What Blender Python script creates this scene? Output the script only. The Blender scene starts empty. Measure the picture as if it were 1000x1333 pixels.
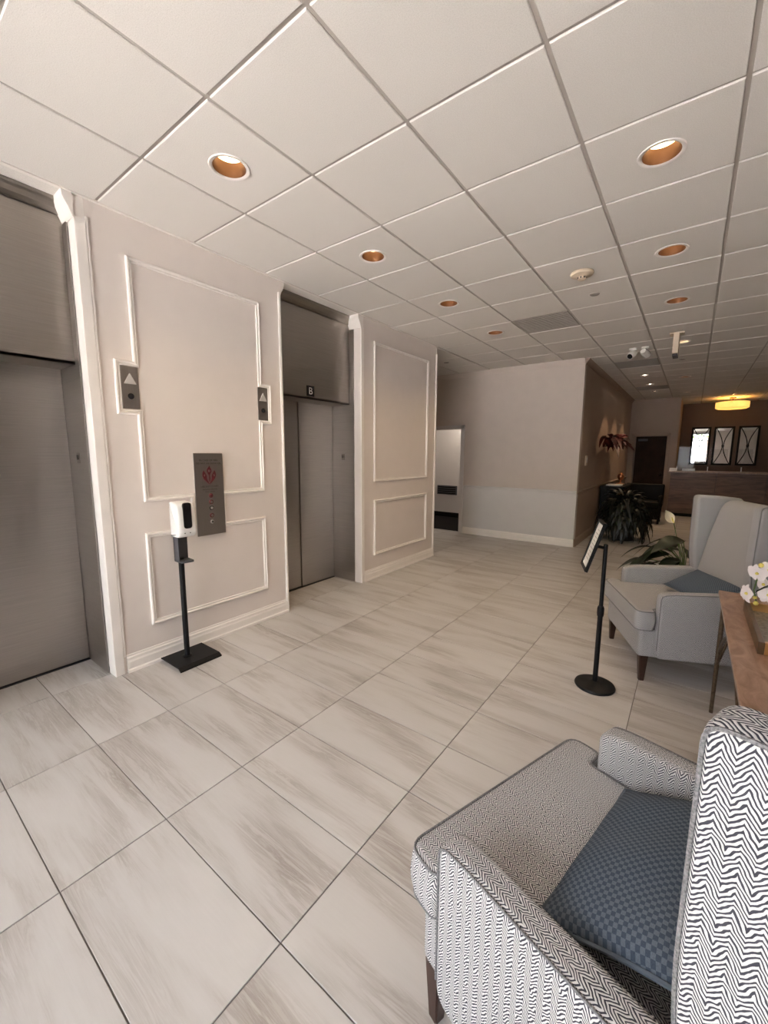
import bpy, bmesh, math, random
from mathutils import Vector, Matrix
random.seed(7)
PI = math.pi
scn = bpy.context.scene
COL = scn.collection

# ------------------------------------------------------------------ camera
CAM_H = 1.511
F_PX, PITCH, YAW, ROLL = 535.02, .1402, .6405, .0046
fwd = Vector((-math.sin(YAW)*math.cos(PITCH), math.cos(YAW)*math.cos(PITCH), -math.sin(PITCH)))
r0 = Vector((math.cos(YAW), math.sin(YAW), 0)); u0 = r0.cross(fwd)
rgt = r0*math.cos(ROLL)+u0*math.sin(ROLL); upv = -r0*math.sin(ROLL)+u0*math.cos(ROLL)
cd = bpy.data.cameras.new('camera'); cam = bpy.data.objects.new('camera', cd); COL.objects.link(cam)
cd.sensor_fit = 'HORIZONTAL'; cd.sensor_width = 36; cd.lens = 36*F_PX/1000; cd.clip_start = .02
m = Matrix((rgt, upv, -fwd)).transposed().to_4x4(); m.translation = (0, 0, CAM_H); cam.matrix_world = m
scn.camera = cam
def px(p):
    d = Vector(p)-Vector((0, 0, CAM_H)); z = d.dot(fwd)
    if z < .05: return None
    return (500+F_PX*d.dot(rgt)/z, 666.5-F_PX*d.dot(upv)/z)

# ------------------------------------------------------------------ world, sun, exposure
W = bpy.data.worlds.new('world'); scn.world = W; W.use_nodes = True
bgn = W.node_tree.nodes['Background']
bgn.inputs[0].default_value = (.92, .955, 1, 1); bgn.inputs[1].default_value = 6.5
sd = bpy.data.lights.new('sun', 'SUN'); sun = bpy.data.objects.new('sun', sd); COL.objects.link(sun)
sd.energy = 48; sd.angle = .02; sd.color = (1, .965, .94)
sun.rotation_euler = Vector((-.45, -.35, -1)).to_track_quat('-Z', 'Y').to_euler()   # sun stands behind the building
pd = bpy.data.lights.new('entrance_portal', 'AREA'); po = bpy.data.objects.new('entrance_portal', pd); COL.objects.link(po)
pd.shape = 'RECTANGLE'; pd.size = 3.9; pd.size_y = 2.85; po.location = (-1.1, -2.38, 1.45)
po.rotation_euler = Vector((0, 1, 0)).to_track_quat('-Z', 'Z').to_euler()
pd.cycles.is_portal = True
scn.view_settings.view_transform = 'Standard'; scn.view_settings.look = 'None'
scn.view_settings.gamma = 1; scn.view_settings.use_curve_mapping = False
scn.view_settings.exposure = 1.13
scn.cycles.max_bounces = 10; scn.cycles.diffuse_bounces = 6; scn.cycles.glossy_bounces = 5

# ------------------------------------------------------------------ materials
def new_mat(name):
    mt = bpy.data.materials.new(name); mt.use_nodes = True
    nt = mt.node_tree; b = nt.nodes['Principled BSDF']
    return mt, nt, b
def nd(nt, typ, **k):
    n = nt.nodes.new(typ)
    for a, v in k.items():
        if isinstance(a, str) and a.startswith('i_'):
            n.inputs[int(a[2:])].default_value = v
        else: setattr(n, a, v)
    return n
def L(nt, a, b): nt.links.new(a, b)
def mth(nt, op, a, b=None, c=None):
    n = nt.nodes.new('ShaderNodeMath'); n.operation = op
    for i, v in enumerate((a, b, c)):
        if v is None: continue
        if isinstance(v, (int, float)): n.inputs[i].default_value = v
        else: nt.links.new(v, n.inputs[i])
    return n.outputs[0]
def ramp(nt, fac, stops):
    r = nt.nodes.new('ShaderNodeValToRGB'); e = r.color_ramp.elements
    while len(e) < len(stops): e.new(.5)
    for i, (p, c) in enumerate(stops): e[i].position = p; e[i].color = (*c, 1)
    nt.links.new(fac, r.inputs[0]); return r.outputs[0]
def plain(name, col, rough=.5, metal=0., var=.04, scale=20, bump=0., emit=None, estr=0, coat=0, spec=None):
    mt, nt, b = new_mat(name)
    tc = nd(nt, 'ShaderNodeTexCoord'); nz = nd(nt, 'ShaderNodeTexNoise'); nz.inputs['Scale'].default_value = scale
    nz.inputs['Detail'].default_value = 4
    L(nt, tc.outputs['Object'], nz.inputs['Vector'])
    c0 = tuple(max(0, x*(1-var)) for x in col); c1 = tuple(min(1, x*(1+var)) for x in col)
    L(nt, ramp(nt, nz.outputs['Fac'], [(.3, c0), (.7, c1)]), b.inputs['Base Color'])
    b.inputs['Roughness'].default_value = rough; b.inputs['Metallic'].default_value = metal
    if coat: b.inputs['Coat Weight'].default_value = coat
    if spec is not None: b.inputs['Specular IOR Level'].default_value = spec
    if bump:
        bp = nd(nt, 'ShaderNodeBump'); bp.inputs['Strength'].default_value = bump; bp.inputs['Distance'].default_value = .004
        L(nt, nz.outputs['Fac'], bp.inputs['Height']); L(nt, bp.outputs[0], b.inputs['Normal'])
    if emit: b.inputs['Emission Color'].default_value = (*emit, 1); b.inputs['Emission Strength'].default_value = estr
    return mt
M = {}
M['wall'] = plain('wall_paint', (.735, .668, .628), .6, var=.015, scale=6, bump=.02)
M['wall_far'] = plain('wall_paint_tan', (.60, .525, .475), .65, var=.02, scale=6, bump=.02)
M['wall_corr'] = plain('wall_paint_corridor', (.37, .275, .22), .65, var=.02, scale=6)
M['wall_low'] = plain('wall_paint_pale', (.66, .63, .62), .6, var=.015, scale=6)
M['wall_dark'] = plain('wall_paint_brown', (.115, .075, .055), .65, var=.03, scale=6)
M['trim'] = plain('trim_paint', (.84, .79, .75), .38, var=.02, scale=9)
M['roof'] = plain('concrete', (.4, .4, .4), .8)
M['grid'] = plain('grid_paint', (.44, .40, .365), .5, var=.01)
M['grout'] = plain('grout', (.17, .155, .145), .9, var=.1, scale=40)
M['white_plastic'] = plain('white_plastic', (.83, .82, .80), .3, var=.01)
M['cream_plastic'] = plain('cream_plastic', (.66, .55, .42), .4, var=.02)
M['black_gloss'] = plain('black_gloss', (.008, .008, .01), .12, var=.1)
M['black_metal'] = plain('black_powder_coat', (.006, .006, .007), .45, var=.15, scale=60, spec=.25)
M['grey_plastic'] = plain('dark_grey_plastic', (.07, .07, .08), .5)
M['alu'] = plain('dark_aluminium', (.05, .05, .055), .4, .6)
M['bronze'] = plain('downlight_bronze', (.13, .06, .032), .4, .7, var=.05)
M['lampglow'] = plain('lamp_glow', (.9, .8, .6), .5, emit=(1, .78, .42), estr=3.2)
M['lampglow_s'] = plain('small_lamp_glow', (.9, .8, .6), .5, emit=(1, .88, .7), estr=14)
M['shade'] = plain('drum_shade', (.9, .6, .2), .6, emit=(1, .55, .12), estr=.55)
M['vent'] = plain('vent_grey', (.33, .30, .27), .6, var=.05, scale=60)
M['door_dark'] = plain('dark_door_wood', (.030, .016, .011), .6, var=.2, scale=5, spec=.12)
M['black_wood'] = plain('black_wood', (.008, .007, .006), .5, var=.2, spec=.15)
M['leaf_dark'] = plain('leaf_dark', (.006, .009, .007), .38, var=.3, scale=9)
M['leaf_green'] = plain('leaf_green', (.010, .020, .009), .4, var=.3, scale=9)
M['leaf_red'] = plain('leaf_red', (.10, .012, .012), .5, var=.3, scale=9)
M['spathe'] = plain('spathe_cream', (.78, .68, .52), .5)
M['petal'] = plain('petal_white', (.86, .82, .84), .5, var=.03)
M['bud'] = plain('bud_yellow', (.72, .62, .15), .45, var=.1)
M['stem'] = plain('stem_green', (.10, .17, .05), .5)
M['paper'] = plain('paper', (.75, .73, .70), .6, var=.06, scale=25)
M['copper'] = plain('copper', (.6, .25, .12), .3, .9)
M['pave'] = plain('pavement', (.55, .53, .50), .85, var=.1, scale=3)
M['tree'] = plain('tree_leaf', (.12, .25, .05), .6, var=.4, scale=3)
M['bark'] = plain('bark', (.12, .08, .05), .9, var=.3)
M['red'] = plain('red_enamel', (.11, .006, .012), .4)
M['ink'] = plain('engraved_ink', (.025, .02, .02), .6)
M['silver'] = plain('pale_metal', (.7, .68, .66), .4, .4)
M['leg_wood'] = plain('dark_leg_wood', (.035, .014, .009), .32, var=.3, scale=18)
M['piping'] = plain('piping_cord', (.17, .168, .175), .9, var=.5, scale=260)
M['copper_tray'] = plain('tray_wood', (.10, .055, .024), .35, var=.25, scale=14)
M['tray_gold'] = plain('tray_gold', (.45, .25, .09), .3, .5, var=.1)
M['tray_base'] = plain('tray_mottled_glass', (.26, .23, .17), .25, .3, var=.35, scale=70)
M['iron'] = plain('hammered_bronze', (.13, .095, .065), .38, .8, var=.3, scale=60, bump=.3)
M['terracotta'] = plain('pot_dark', (.015, .014, .014), .4)
M['closet_floor'] = plain('dark_carpet', (.012, .010, .010), .9, spec=.05)

def mat_ceiling():
    mt, nt, b = new_mat('ceiling_tile_mineral')
    tc = nd(nt, 'ShaderNodeTexCoord')
    n1 = nd(nt, 'ShaderNodeTexNoise'); n1.inputs['Scale'].default_value = 260; n1.inputs['Detail'].default_value = 3
    L(nt, tc.outputs['Object'], n1.inputs['Vector'])
    oi = nd(nt, 'ShaderNodeObjectInfo')
    c = ramp(nt, n1.outputs['Fac'], [(.3, (.70, .665, .63)), (.6, (.80, .765, .73))])
    hs = nd(nt, 'ShaderNodeHueSaturation'); L(nt, c, hs.inputs['Color'])
    v = mth(nt, 'MULTIPLY_ADD', oi.outputs['Random'], .05, .975); L(nt, v, hs.inputs['Value'])
    L(nt, hs.outputs[0], b.inputs['Base Color']); b.inputs['Roughness'].default_value = .85
    b.inputs['Specular IOR Level'].default_value = .15
    bp = nd(nt, 'ShaderNodeBump'); bp.inputs['Strength'].default_value = .25; bp.inputs['Distance'].default_value = .002
    L(nt, n1.outputs['Fac'], bp.inputs['Height']); L(nt, bp.outputs[0], b.inputs['Normal'])
    return mt
M['ceil'] = mat_ceiling()
def mat_floor():
    mt, nt, b = new_mat('porcelain_vein_tile')
    tc = nd(nt, 'ShaderNodeTexCoord'); oi = nd(nt, 'ShaderNodeObjectInfo')
    off = nd(nt, 'ShaderNodeCombineXYZ')
    L(nt, mth(nt, 'MULTIPLY', oi.outputs['Random'], 37.), off.inputs[0]); L(nt, mth(nt, 'MULTIPLY', oi.outputs['Random'], 91.), off.inputs[1])
    ad = nd(nt, 'ShaderNodeVectorMath', operation='ADD'); L(nt, tc.outputs['Object'], ad.inputs[0]); L(nt, off.outputs[0], ad.inputs[1])
    def noise(sx, sy, detail=5, rough=.6, dist=0.):
        mp = nd(nt, 'ShaderNodeMapping'); mp.inputs['Scale'].default_value = (sx, sy, 1); L(nt, ad.outputs[0], mp.inputs[0])
        mp.inputs['Rotation'].default_value = (0, 0, .06)
        n = nd(nt, 'ShaderNodeTexNoise'); n.inputs['Scale'].default_value = 1; n.inputs['Detail'].default_value = detail
        n.inputs['Roughness'].default_value = rough; n.inputs['Distortion'].default_value = dist
        L(nt, mp.outputs[0], n.inputs['Vector']); return n.outputs['Fac']
    big = noise(1.1, 6, 3, .5, .5); vein = noise(2.0, 30, 9, .70, .8); fine = noise(9, 120, 3, .6)
    ridge = mth(nt, 'ABSOLUTE', mth(nt, 'SUBTRACT', vein, .5))                       # thin dark lines where the noise crosses its mean
    rl = mth(nt, 'SUBTRACT', 1.0, mth(nt, 'MINIMUM', mth(nt, 'MULTIPLY', ridge, 14.), 1.0))
    bm_ = mth(nt, 'MULTIPLY', mth(nt, 'MAXIMUM', mth(nt, 'SUBTRACT', big, .40), 0.0), 3.2)
    dark = mth(nt, 'MULTIPLY', bm_, mth(nt, 'MULTIPLY_ADD', rl, .46, mth(nt, 'MULTIPLY_ADD', vein, .95, -.02)))
    f = mth(nt, 'ADD', mth(nt, 'MULTIPLY_ADD', fine, .22, -.06), dark)
    c = ramp(nt, f, [(.0, (.520, .505, .494)), (.22, (.482, .464, .450)), (.50, (.400, .374, .354)), (.95, (.292, .263, .241))])
    hs = nd(nt, 'ShaderNodeHueSaturation'); L(nt, c, hs.inputs['Color'])
    L(nt, mth(nt, 'MULTIPLY_ADD', oi.outputs['Random'], .09, .95), hs.inputs['Value'])
    L(nt, hs.outputs[0], b.inputs['Base Color']); b.inputs['Roughness'].default_value = .36
    L(nt, mth(nt, 'MULTIPLY_ADD', fine, .14, .30), b.inputs['Roughness'])
    return mt
M['floor'] = mat_floor()
def mat_steel(name, col, rough, sx, sz):
    mt, nt, b = new_mat(name)
    tc = nd(nt, 'ShaderNodeTexCoord'); mp = nd(nt, 'ShaderNodeMapping'); mp.inputs['Scale'].default_value = (sx, sx, sz)
    L(nt, tc.outputs['Object'], mp.inputs[0])
    n = nd(nt, 'ShaderNodeTexNoise'); n.inputs['Scale'].default_value = 1; n.inputs['Detail'].default_value = 6; n.inputs['Roughness'].default_value = .7
    L(nt, mp.outputs[0], n.inputs['Vector'])
    L(nt, ramp(nt, n.outputs['Fac'], [(.25, tuple(x*.88 for x in col)), (.75, tuple(min(1, x*1.1) for x in col))]), b.inputs['Base Color'])
    b.inputs['Metallic'].default_value = 1
    L(nt, mth(nt, 'MULTIPLY_ADD', n.outputs['Fac'], .12, rough-.06), b.inputs['Roughness'])
    return mt
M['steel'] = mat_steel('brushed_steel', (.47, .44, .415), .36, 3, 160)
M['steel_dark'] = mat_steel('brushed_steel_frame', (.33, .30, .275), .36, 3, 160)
M['plate'] = mat_steel('brushed_plate', (.36, .33, .31), .42, 300, 3)
M['mirror'] = plain('mirror_glass', (.75, .74, .72), .02, 1., var=0)
def mat_wood(name, a, bcol, sc=(.8, 1, 9), rough=.4):
    mt, nt, b = new_mat(name)
    tc = nd(nt, 'ShaderNodeTexCoord'); mp = nd(nt, 'ShaderNodeMapping'); mp.inputs['Scale'].default_value = sc
    L(nt, tc.outputs['Object'], mp.inputs[0])
    n = nd(nt, 'ShaderNodeTexNoise'); n.inputs['Scale'].default_value = 2; n.inputs['Detail'].default_value = 7; n.inputs['Distortion'].default_value = 1.2
    n.inputs['Roughness'].default_value = .65
    L(nt, mp.outputs[0], n.inputs['Vector']); L(nt, ramp(nt, n.outputs['Fac'], [(.32, a), (.68, bcol)]), b.inputs['Base Color'])
    b.inputs['Roughness'].default_value = rough
    return mt
M['desk_wood'] = mat_wood('reception_veneer', (.062, .028, .014), (.225, .112, .062), (.7, 1, 5))
M['marble'] = mat_wood('brown_marble', (.20, .105, .065), (.42, .27, .19), (9, 3.5, 4), .28)
def mat_glass(name, tint=(.97, .965, .97), gl=1.45):
    mt = bpy.data.materials.new(name); mt.use_nodes = True; nt = mt.node_tree; nt.nodes.clear()
    o = nd(nt, 'ShaderNodeOutputMaterial'); t = nd(nt, 'ShaderNodeBsdfTransparent'); g = nd(nt, 'ShaderNodeBsdfGlossy')
    t.inputs[0].default_value = (*tint, 1); g.inputs['Roughness'].default_value = .03
    fr = nd(nt, 'ShaderNodeFresnel'); fr.inputs[0].default_value = gl
    mx = nd(nt, 'ShaderNodeMixShader'); L(nt, fr.outputs[0], mx.inputs[0]); L(nt, t.outputs[0], mx.inputs[1]); L(nt, g.outputs[0], mx.inputs[2])
    L(nt, mx.outputs[0], o.inputs[0]); return mt
M['glass'] = mat_glass('window_glass')
M['acrylic'] = mat_glass('acrylic_sheet', (.98, .98, .98), 1.18)
def mat_chevron():
    mt, nt, b = new_mat('chevron_weave')
    uv = nd(nt, 'ShaderNodeUVMap'); sp = nd(nt, 'ShaderNodeSeparateXYZ')
    nz = nd(nt, 'ShaderNodeTexNoise'); nz.inputs['Scale'].default_value = 55; nz.inputs['Detail'].default_value = 1
    L(nt, uv.outputs[0], nz.inputs['Vector'])
    L(nt, uv.outputs[0], sp.inputs[0])
    u, v = sp.outputs[0], sp.outputs[1]
    tri = mth(nt, 'PINGPONG', mth(nt, 'ADD', u, 5.0), .0135)
    w = mth(nt, 'MULTIPLY_ADD', tri, 1.45, mth(nt, 'ADD', v, 5.0))
    w = mth(nt, 'MULTIPLY_ADD', nz.outputs['Fac'], .0145, w)
    s = mth(nt, 'SINE', mth(nt, 'MULTIPLY', w, 2*PI/.0082))
    fz = nd(nt, 'ShaderNodeTexNoise'); fz.inputs['Scale'].default_value = 900; L(nt, uv.outputs[0], fz.inputs['Vector'])
    f = mth(nt, 'MULTIPLY_ADD', s, .5, .5); f2 = mth(nt, 'MULTIPLY_ADD', fz.outputs['Fac'], .3, mth(nt, 'SUBTRACT', f, .15))
    L(nt, ramp(nt, f2, [(.35, (.055, .055, .07)), (.52, (.60, .592, .592))]), b.inputs['Base Color'])
    b.inputs['Roughness'].default_value = .92; b.inputs['Specular IOR Level'].default_value = .15
    bp = nd(nt, 'ShaderNodeBump'); bp.inputs['Strength'].default_value = .35; bp.inputs['Distance'].default_value = .0015
    L(nt, f2, bp.inputs['Height']); L(nt, bp.outputs[0], b.inputs['Normal'])
    return mt
M['chevron'] = mat_chevron()
def mat_check():
    mt, nt, b = new_mat('slate_check_weave')
    uv = nd(nt, 'ShaderNodeUVMap')
    mp = nd(nt, 'ShaderNodeMapping'); mp.inputs['Rotation'].default_value = (0, 0, PI/4*0+.0); L(nt, uv.outputs[0], mp.inputs[0])
    ck = nd(nt, 'ShaderNodeTexChecker'); ck.inputs['Scale'].default_value = 1/.0085
    L(nt, mp.outputs[0], ck.inputs['Vector'])
    fz = nd(nt, 'ShaderNodeTexNoise'); fz.inputs['Scale'].default_value = 500; L(nt, uv.outputs[0], fz.inputs['Vector'])
    ck.inputs[1].default_value = (.058, .075, .105, 1); ck.inputs[2].default_value = (.118, .142, .175, 1)
    mx = nd(nt, 'ShaderNodeMix', data_type='RGBA', blend_type='MULTIPLY'); mx.inputs[0].default_value = .6
    L(nt, ck.outputs[0], mx.inputs[6]); L(nt, ramp(nt, fz.outputs['Fac'], [(.3, (.6, .6, .6)), (.7, (1, 1, 1))]), mx.inputs[7])
    L(nt, mx.outputs[2], b.inputs['Base Color']); b.inputs['Roughness'].default_value = .95; b.inputs['Specular IOR Level'].default_value = .1
    return mt
M['check'] = mat_check()

# ------------------------------------------------------------------ helpers
def tag(o, label=None, cat=None, group=None, kind=None):
    if label: o['label'] = label
    if cat: o['category'] = cat
    if group: o['group'] = group
    if kind: o['kind'] = kind
    return o
def empty(name, loc, rz=0.):
    o = bpy.data.objects.new(name, None); COL.objects.link(o); o.location = loc; o.rotation_euler = (0, 0, rz)
    o.empty_display_size = .1
    return o
def base_of(o):
    v = Vector((0, 0, 0))
    while o is not None: v += o.location; o = o.parent
    return v
def link(name, me, mat, parent=None, loc=None):
    if mat is not None and len(me.materials) == 0: me.materials.append(M[mat])
    o = bpy.data.objects.new(name, me); COL.objects.link(o)
    if parent is not None: o.parent = parent
    if loc is not None: o.location = loc
    if mat == 'chevron':
        wn = o.modifiers.new('weighted_normals', 'WEIGHTED_NORMAL'); wn.keep_sharp = False; wn.weight = 80
    return o
def box_uv(bm):
    uvl = bm.loops.layers.uv.verify()
    for f in bm.faces:
        n = f.normal; a = max(range(3), key=lambda i: abs(n[i]))
        for lp in f.loops:
            c = lp.vert.co
            lp[uvl].uv = (c.y, c.z) if a == 0 else ((c.x, c.z) if a == 1 else (c.x, c.y))
def miter_inset(pts, d):
    n = len(pts); area = sum(pts[i][0]*pts[(i+1) % n][1]-pts[(i+1) % n][0]*pts[i][1] for i in range(n)); sg = 1 if area > 0 else -1
    out = []
    for i in range(n):
        p = Vector(pts[i]); a = (p-Vector(pts[i-1])).normalized(); b = (Vector(pts[(i+1) % n])-p).normalized()
        na = Vector((-a.y, a.x))*sg; nb = Vector((-b.y, b.x))*sg; mm = na+nb
        mm = mm/max(.5, mm.dot(na)) if mm.length > 1e-6 else na
        out.append((p.x+mm.x*d, p.y+mm.y*d))
    return out
class MB:
    def __init__(s): s.bm = bmesh.new()
    def box(s, x0, x1, y0, y1, z0, z1, bev=0., seg=2):
        vs = [s.bm.verts.new((x, y, z)) for x in (x0, x1) for y in (y0, y1) for z in (z0, z1)]
        fs = [s.bm.faces.new([vs[i] for i in q]) for q in ((0, 1, 3, 2), (4, 6, 7, 5), (0, 4, 5, 1), (2, 3, 7, 6), (0, 2, 6, 4), (1, 5, 7, 3))]
        if bev:
            es = list({e for f in fs for e in f.edges})
            bmesh.ops.bevel(s.bm, geom=es, offset=bev, segments=seg, affect='EDGES', profile=.5)
        return s
    def prism(s, pts, axis, a0, a1, bev=0., seg=2):
        """pts: 2-D outline; axis 0: (y,z) along x; 1: (x,z) along y; 2: (x,y) along z"""
        def mk(p, a): return ((a, p[0], p[1]), (p[0], a, p[1]), (p[0], p[1], a))[axis]
        n = len(pts); rings = []
        if bev:                                                  # rounded rims: rings of the outline, inset along a quarter circle
            K = seg+1; st = [(bev*(1-math.sin(PI/2*k/K)), bev*(1-math.cos(PI/2*k/K))) for k in range(K+1)]
            lv = [(ins, a0+d) for ins, d in st]; lv += [(ins, a1-d) for ins, d in st[::-1]]
        else: lv = [(0, a0), (0, a1)]
        for ins, a in lv: rings.append([s.bm.verts.new(mk(p, a)) for p in (miter_inset(pts, ins) if ins > 1e-7 else pts)])
        s.bm.faces.new(rings[0][::-1]); s.bm.faces.new(rings[-1])
        for A, B in zip(rings, rings[1:]):
            for i in range(n): s.bm.faces.new((A[i], A[(i+1) % n], B[(i+1) % n], B[i]))
        return s
    def lathe(s, prof, c=(0, 0, 0), n=32, axis='Z'):
        rings = []
        for r, z in prof:
            if r < 1e-6: rings.append([s.bm.verts.new(s._ax((0, 0, z), c, axis))])
            else: rings.append([s.bm.verts.new(s._ax((r*math.cos(2*PI*k/n), r*math.sin(2*PI*k/n), z), c, axis)) for k in range(n)])
        for a, b in zip(rings, rings[1:]):
            if len(a) == 1 and len(b) == 1: continue
            for k in range(n):
                k2 = (k+1) % n
                if len(a) == 1: s.bm.faces.new((a[0], b[k2], b[k]))
                elif len(b) == 1: s.bm.faces.new((a[k], a[k2], b[0]))
                else: s.bm.faces.new((a[k], a[k2], b[k2], b[k]))
        return s
    @staticmethod
    def _ax(p, c, axis):
        x, y, z = p
        if axis == 'X': x, y, z = z, x, y
        elif axis == 'Y': x, y, z = y, z, x
        return (x+c[0], y+c[1], z+c[2])
    def tube(s, path, r, n=10, closed=False):
        P = [Vector(p) for p in path]; N = len(P); rings = []
        rr = r if isinstance(r, (list, tuple)) else [r]*N
        prev = None
        for i in range(N):
            if closed: t = (P[(i+1) % N]-P[i-1]).normalized()
            else: t = (P[min(i+1, N-1)]-P[max(i-1, 0)]).normalized()
            a = prev if prev is not None else (Vector((0, 0, 1)) if abs(t.z) < .9 else Vector((1, 0, 0)))
            a = (a-t*a.dot(t))
            a = a.normalized() if a.length > 1e-6 else t.orthogonal().normalized()
            b = t.cross(a); prev = a
            rings.append([s.bm.verts.new(P[i]+(a*math.cos(2*PI*k/n)+b*math.sin(2*PI*k/n))*rr[i]) for k in range(n)])
        for i in range(N if closed else N-1):
            A, B = rings[i], rings[(i+1) % N]
            for k in range(n): s.bm.faces.new((A[k], A[(k+1) % n], B[(k+1) % n], B[k]))
        if not closed: s.bm.faces.new(rings[0][::-1]); s.bm.faces.new(rings[-1])
        return s
    def mesh(s, name, smooth=False, uv=False):
        bmesh.ops.recalc_face_normals(s.bm, faces=s.bm.faces)
        s.bm.normal_update()
        if uv: box_uv(s.bm)
        me = bpy.data.meshes.new(name); s.bm.to_mesh(me); s.bm.free()
        if smooth:
            for p in me.polygons: p.use_smooth = len(p.vertices) < 8   # flat caps stay flat
            if smooth != 'all': me.set_sharp_from_angle(angle=math.radians(38))
        return me
    def build(s, name, mat, parent=None, smooth=False, uv=False, world=True):
        """world=True: vertices were given in world space, shift them into the parent's space"""
        if parent is not None and world: bmesh.ops.translate(s.bm, verts=s.bm.verts, vec=-base_of(parent))
        return link(name, s.mesh(name, smooth, uv), mat, parent)
    def build_c(s, name, mat, smooth=False):
        """top-level: origin at the base centre of the geometry"""
        xs = [v.co for v in s.bm.verts]
        c = Vector(((min(v.x for v in xs)+max(v.x for v in xs))/2, (min(v.y for v in xs)+max(v.y for v in xs))/2, min(v.z for v in xs)))
        bmesh.ops.translate(s.bm, verts=s.bm.verts, vec=-c)
        return link(name, s.mesh(name, smooth), mat, None, c)
def struct(o, label=None): return tag(o, label, kind='structure')
def rounded(pts, rad, seg=5):
    out = []; n = len(pts)
    for i, p in enumerate(pts):
        r = rad[i] if isinstance(rad, (list, tuple)) else rad
        if r <= 0: out.append(p); continue
        p = Vector(p); a = (Vector(pts[i-1])-p); b = (Vector(pts[(i+1) % n])-p)
        d = min(r, a.length*.49, b.length*.49); A = p+a.normalized()*d; B = p+b.normalized()*d
        for k in range(seg+1):
            t = k/seg; out.append(tuple((1-t)**2*A+2*t*(1-t)*p+t*t*B))
    return out
def copy_tree(o, parent=None):
    c = o.copy(); COL.objects.link(c); c.parent = parent
    for ch in list(o.children): copy_tree(ch, c)
    return c
def text_mesh(body, size, depth=.001, align='CENTER'):
    cu = bpy.data.curves.new('lettering', 'FONT'); cu.body = body; cu.size = size; cu.align_x = align; cu.align_y = 'CENTER'; cu.extrude = depth
    t = bpy.data.objects.new('lettering', cu); COL.objects.link(t)
    dg = bpy.context.evaluated_depsgraph_get(); me = bpy.data.meshes.new_from_object(t.evaluated_get(dg))
    bpy.data.objects.remove(t); return me
def sweep_loop(mb, pts, prof, conv):
    """closed 2-D loop swept by a profile [(inward offset, proud height)], mitred; conv(a,b,h)->xyz"""
    n = len(pts); area = sum(pts[i][0]*pts[(i+1) % n][1]-pts[(i+1) % n][0]*pts[i][1] for i in range(n))
    sgn = 1 if area > 0 else -1
    mit = []
    for i in range(n):
        p = Vector(pts[i]); a = (p-Vector(pts[i-1])).normalized(); b = (Vector(pts[(i+1) % n])-p).normalized()
        na = Vector((-a.y, a.x))*sgn; nb = Vector((-b.y, b.x))*sgn
        mm = na+nb; mm = mm/(mm.dot(na)); mit.append(mm)
    cols = []
    for i in range(n):
        cols.append([mb.bm.verts.new(conv(pts[i][0]+mit[i].x*d, pts[i][1]+mit[i].y*d, h)) for d, h in prof])
    k = len(prof)
    for i in range(n):
        A, B = cols[i], cols[(i+1) % n]
        for j in range(k): mb.bm.faces.new((A[j], A[(j+1) % k], B[(j+1) % k], B[j]))
    return mb

# ------------------------------------------------------------------ room dimensions
CZ = 2.998; TOP = 3.27
XW = -3.02               # elevator wall face
YF = 7.20                # far cross wall face
XC = -1.47               # corridor wall face
YB = 13.30               # corridor end wall face
YR = 15.20               # reception back wall face
XR = 5.0; YE = -2.40     # right wall, entrance wall
XD = -3.46               # elevator door plane
XT = -3.18               # transom plane
E1 = (-.09, 1.0); E2 = (2.51, 3.605)   # elevator openings
YA0, YA1 = 1.05, 2.51; YB0, YB1 = 3.605, 5.28

# ------------------------------------------------------------------ floor
floor = MB().box(-5.4, XR+.1, YE-.1, YR+.1, -.12, -.004).build('floor', 'grout'); struct(floor, 'pale grey veined porcelain tile floor')
SX, SY, FX, FY = .7314, .363, -2.362, .315
GAP = .0045
regs = [(XW-.45, XW, YE, YB1), (XW, XR, YE, YF), (-5.3, XW, YB1, YF), (XC, XR, YF, YR), (-4.4, -3.5, YF, YF+.1)]
def rects_in(regs, x0, x1, y0, y1):
    """the parts of one grid cell that lie inside the floor regions (joined when they share the cell's full span)"""
    out = []
    for (a, b, c, d) in regs:
        p = (max(x0, a), min(x1, b), max(y0, c), min(y1, d))
        if p[1]-p[0] > .02 and p[3]-p[2] > .02: out.append(p)
    if len(out) > 1:
        xs = [p[0] for p in out]+[p[1] for p in out]; ys = [p[2] for p in out]+[p[3] for p in out]
        A = sum((p[1]-p[0])*(p[3]-p[2]) for p in out)
        if abs(A-(max(xs)-min(xs))*(max(ys)-min(ys))) < 1e-4: out = [(min(xs), max(xs), min(ys), max(ys))]
    return out
def cells(regs, ox, oy, sx, sy, z, i0, i1, j0, j1):
    L_ = []
    for i in range(i0, i1):
        for j in range(j0, j1):
            for r in rects_in(regs, ox+i*sx, ox+(i+1)*sx, oy+j*sy, oy+(j+1)*sy):
                q = [px((x, y, z)) for x in (r[0], r[1]) for y in (r[2], r[3])]
                q = [a for a in q if a]
                vis = 0
                if q:
                    ax = [min(max(a[0], 0), 1000) for a in q]; ay = [min(max(a[1], 0), 1333) for a in q]
                    vis = (max(ax)-min(ax))*(max(ay)-min(ay))
                L_.append((vis, i, j, r))
    L_.sort(key=lambda t: -t[0]); return L_
tile_meshes = {}
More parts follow.
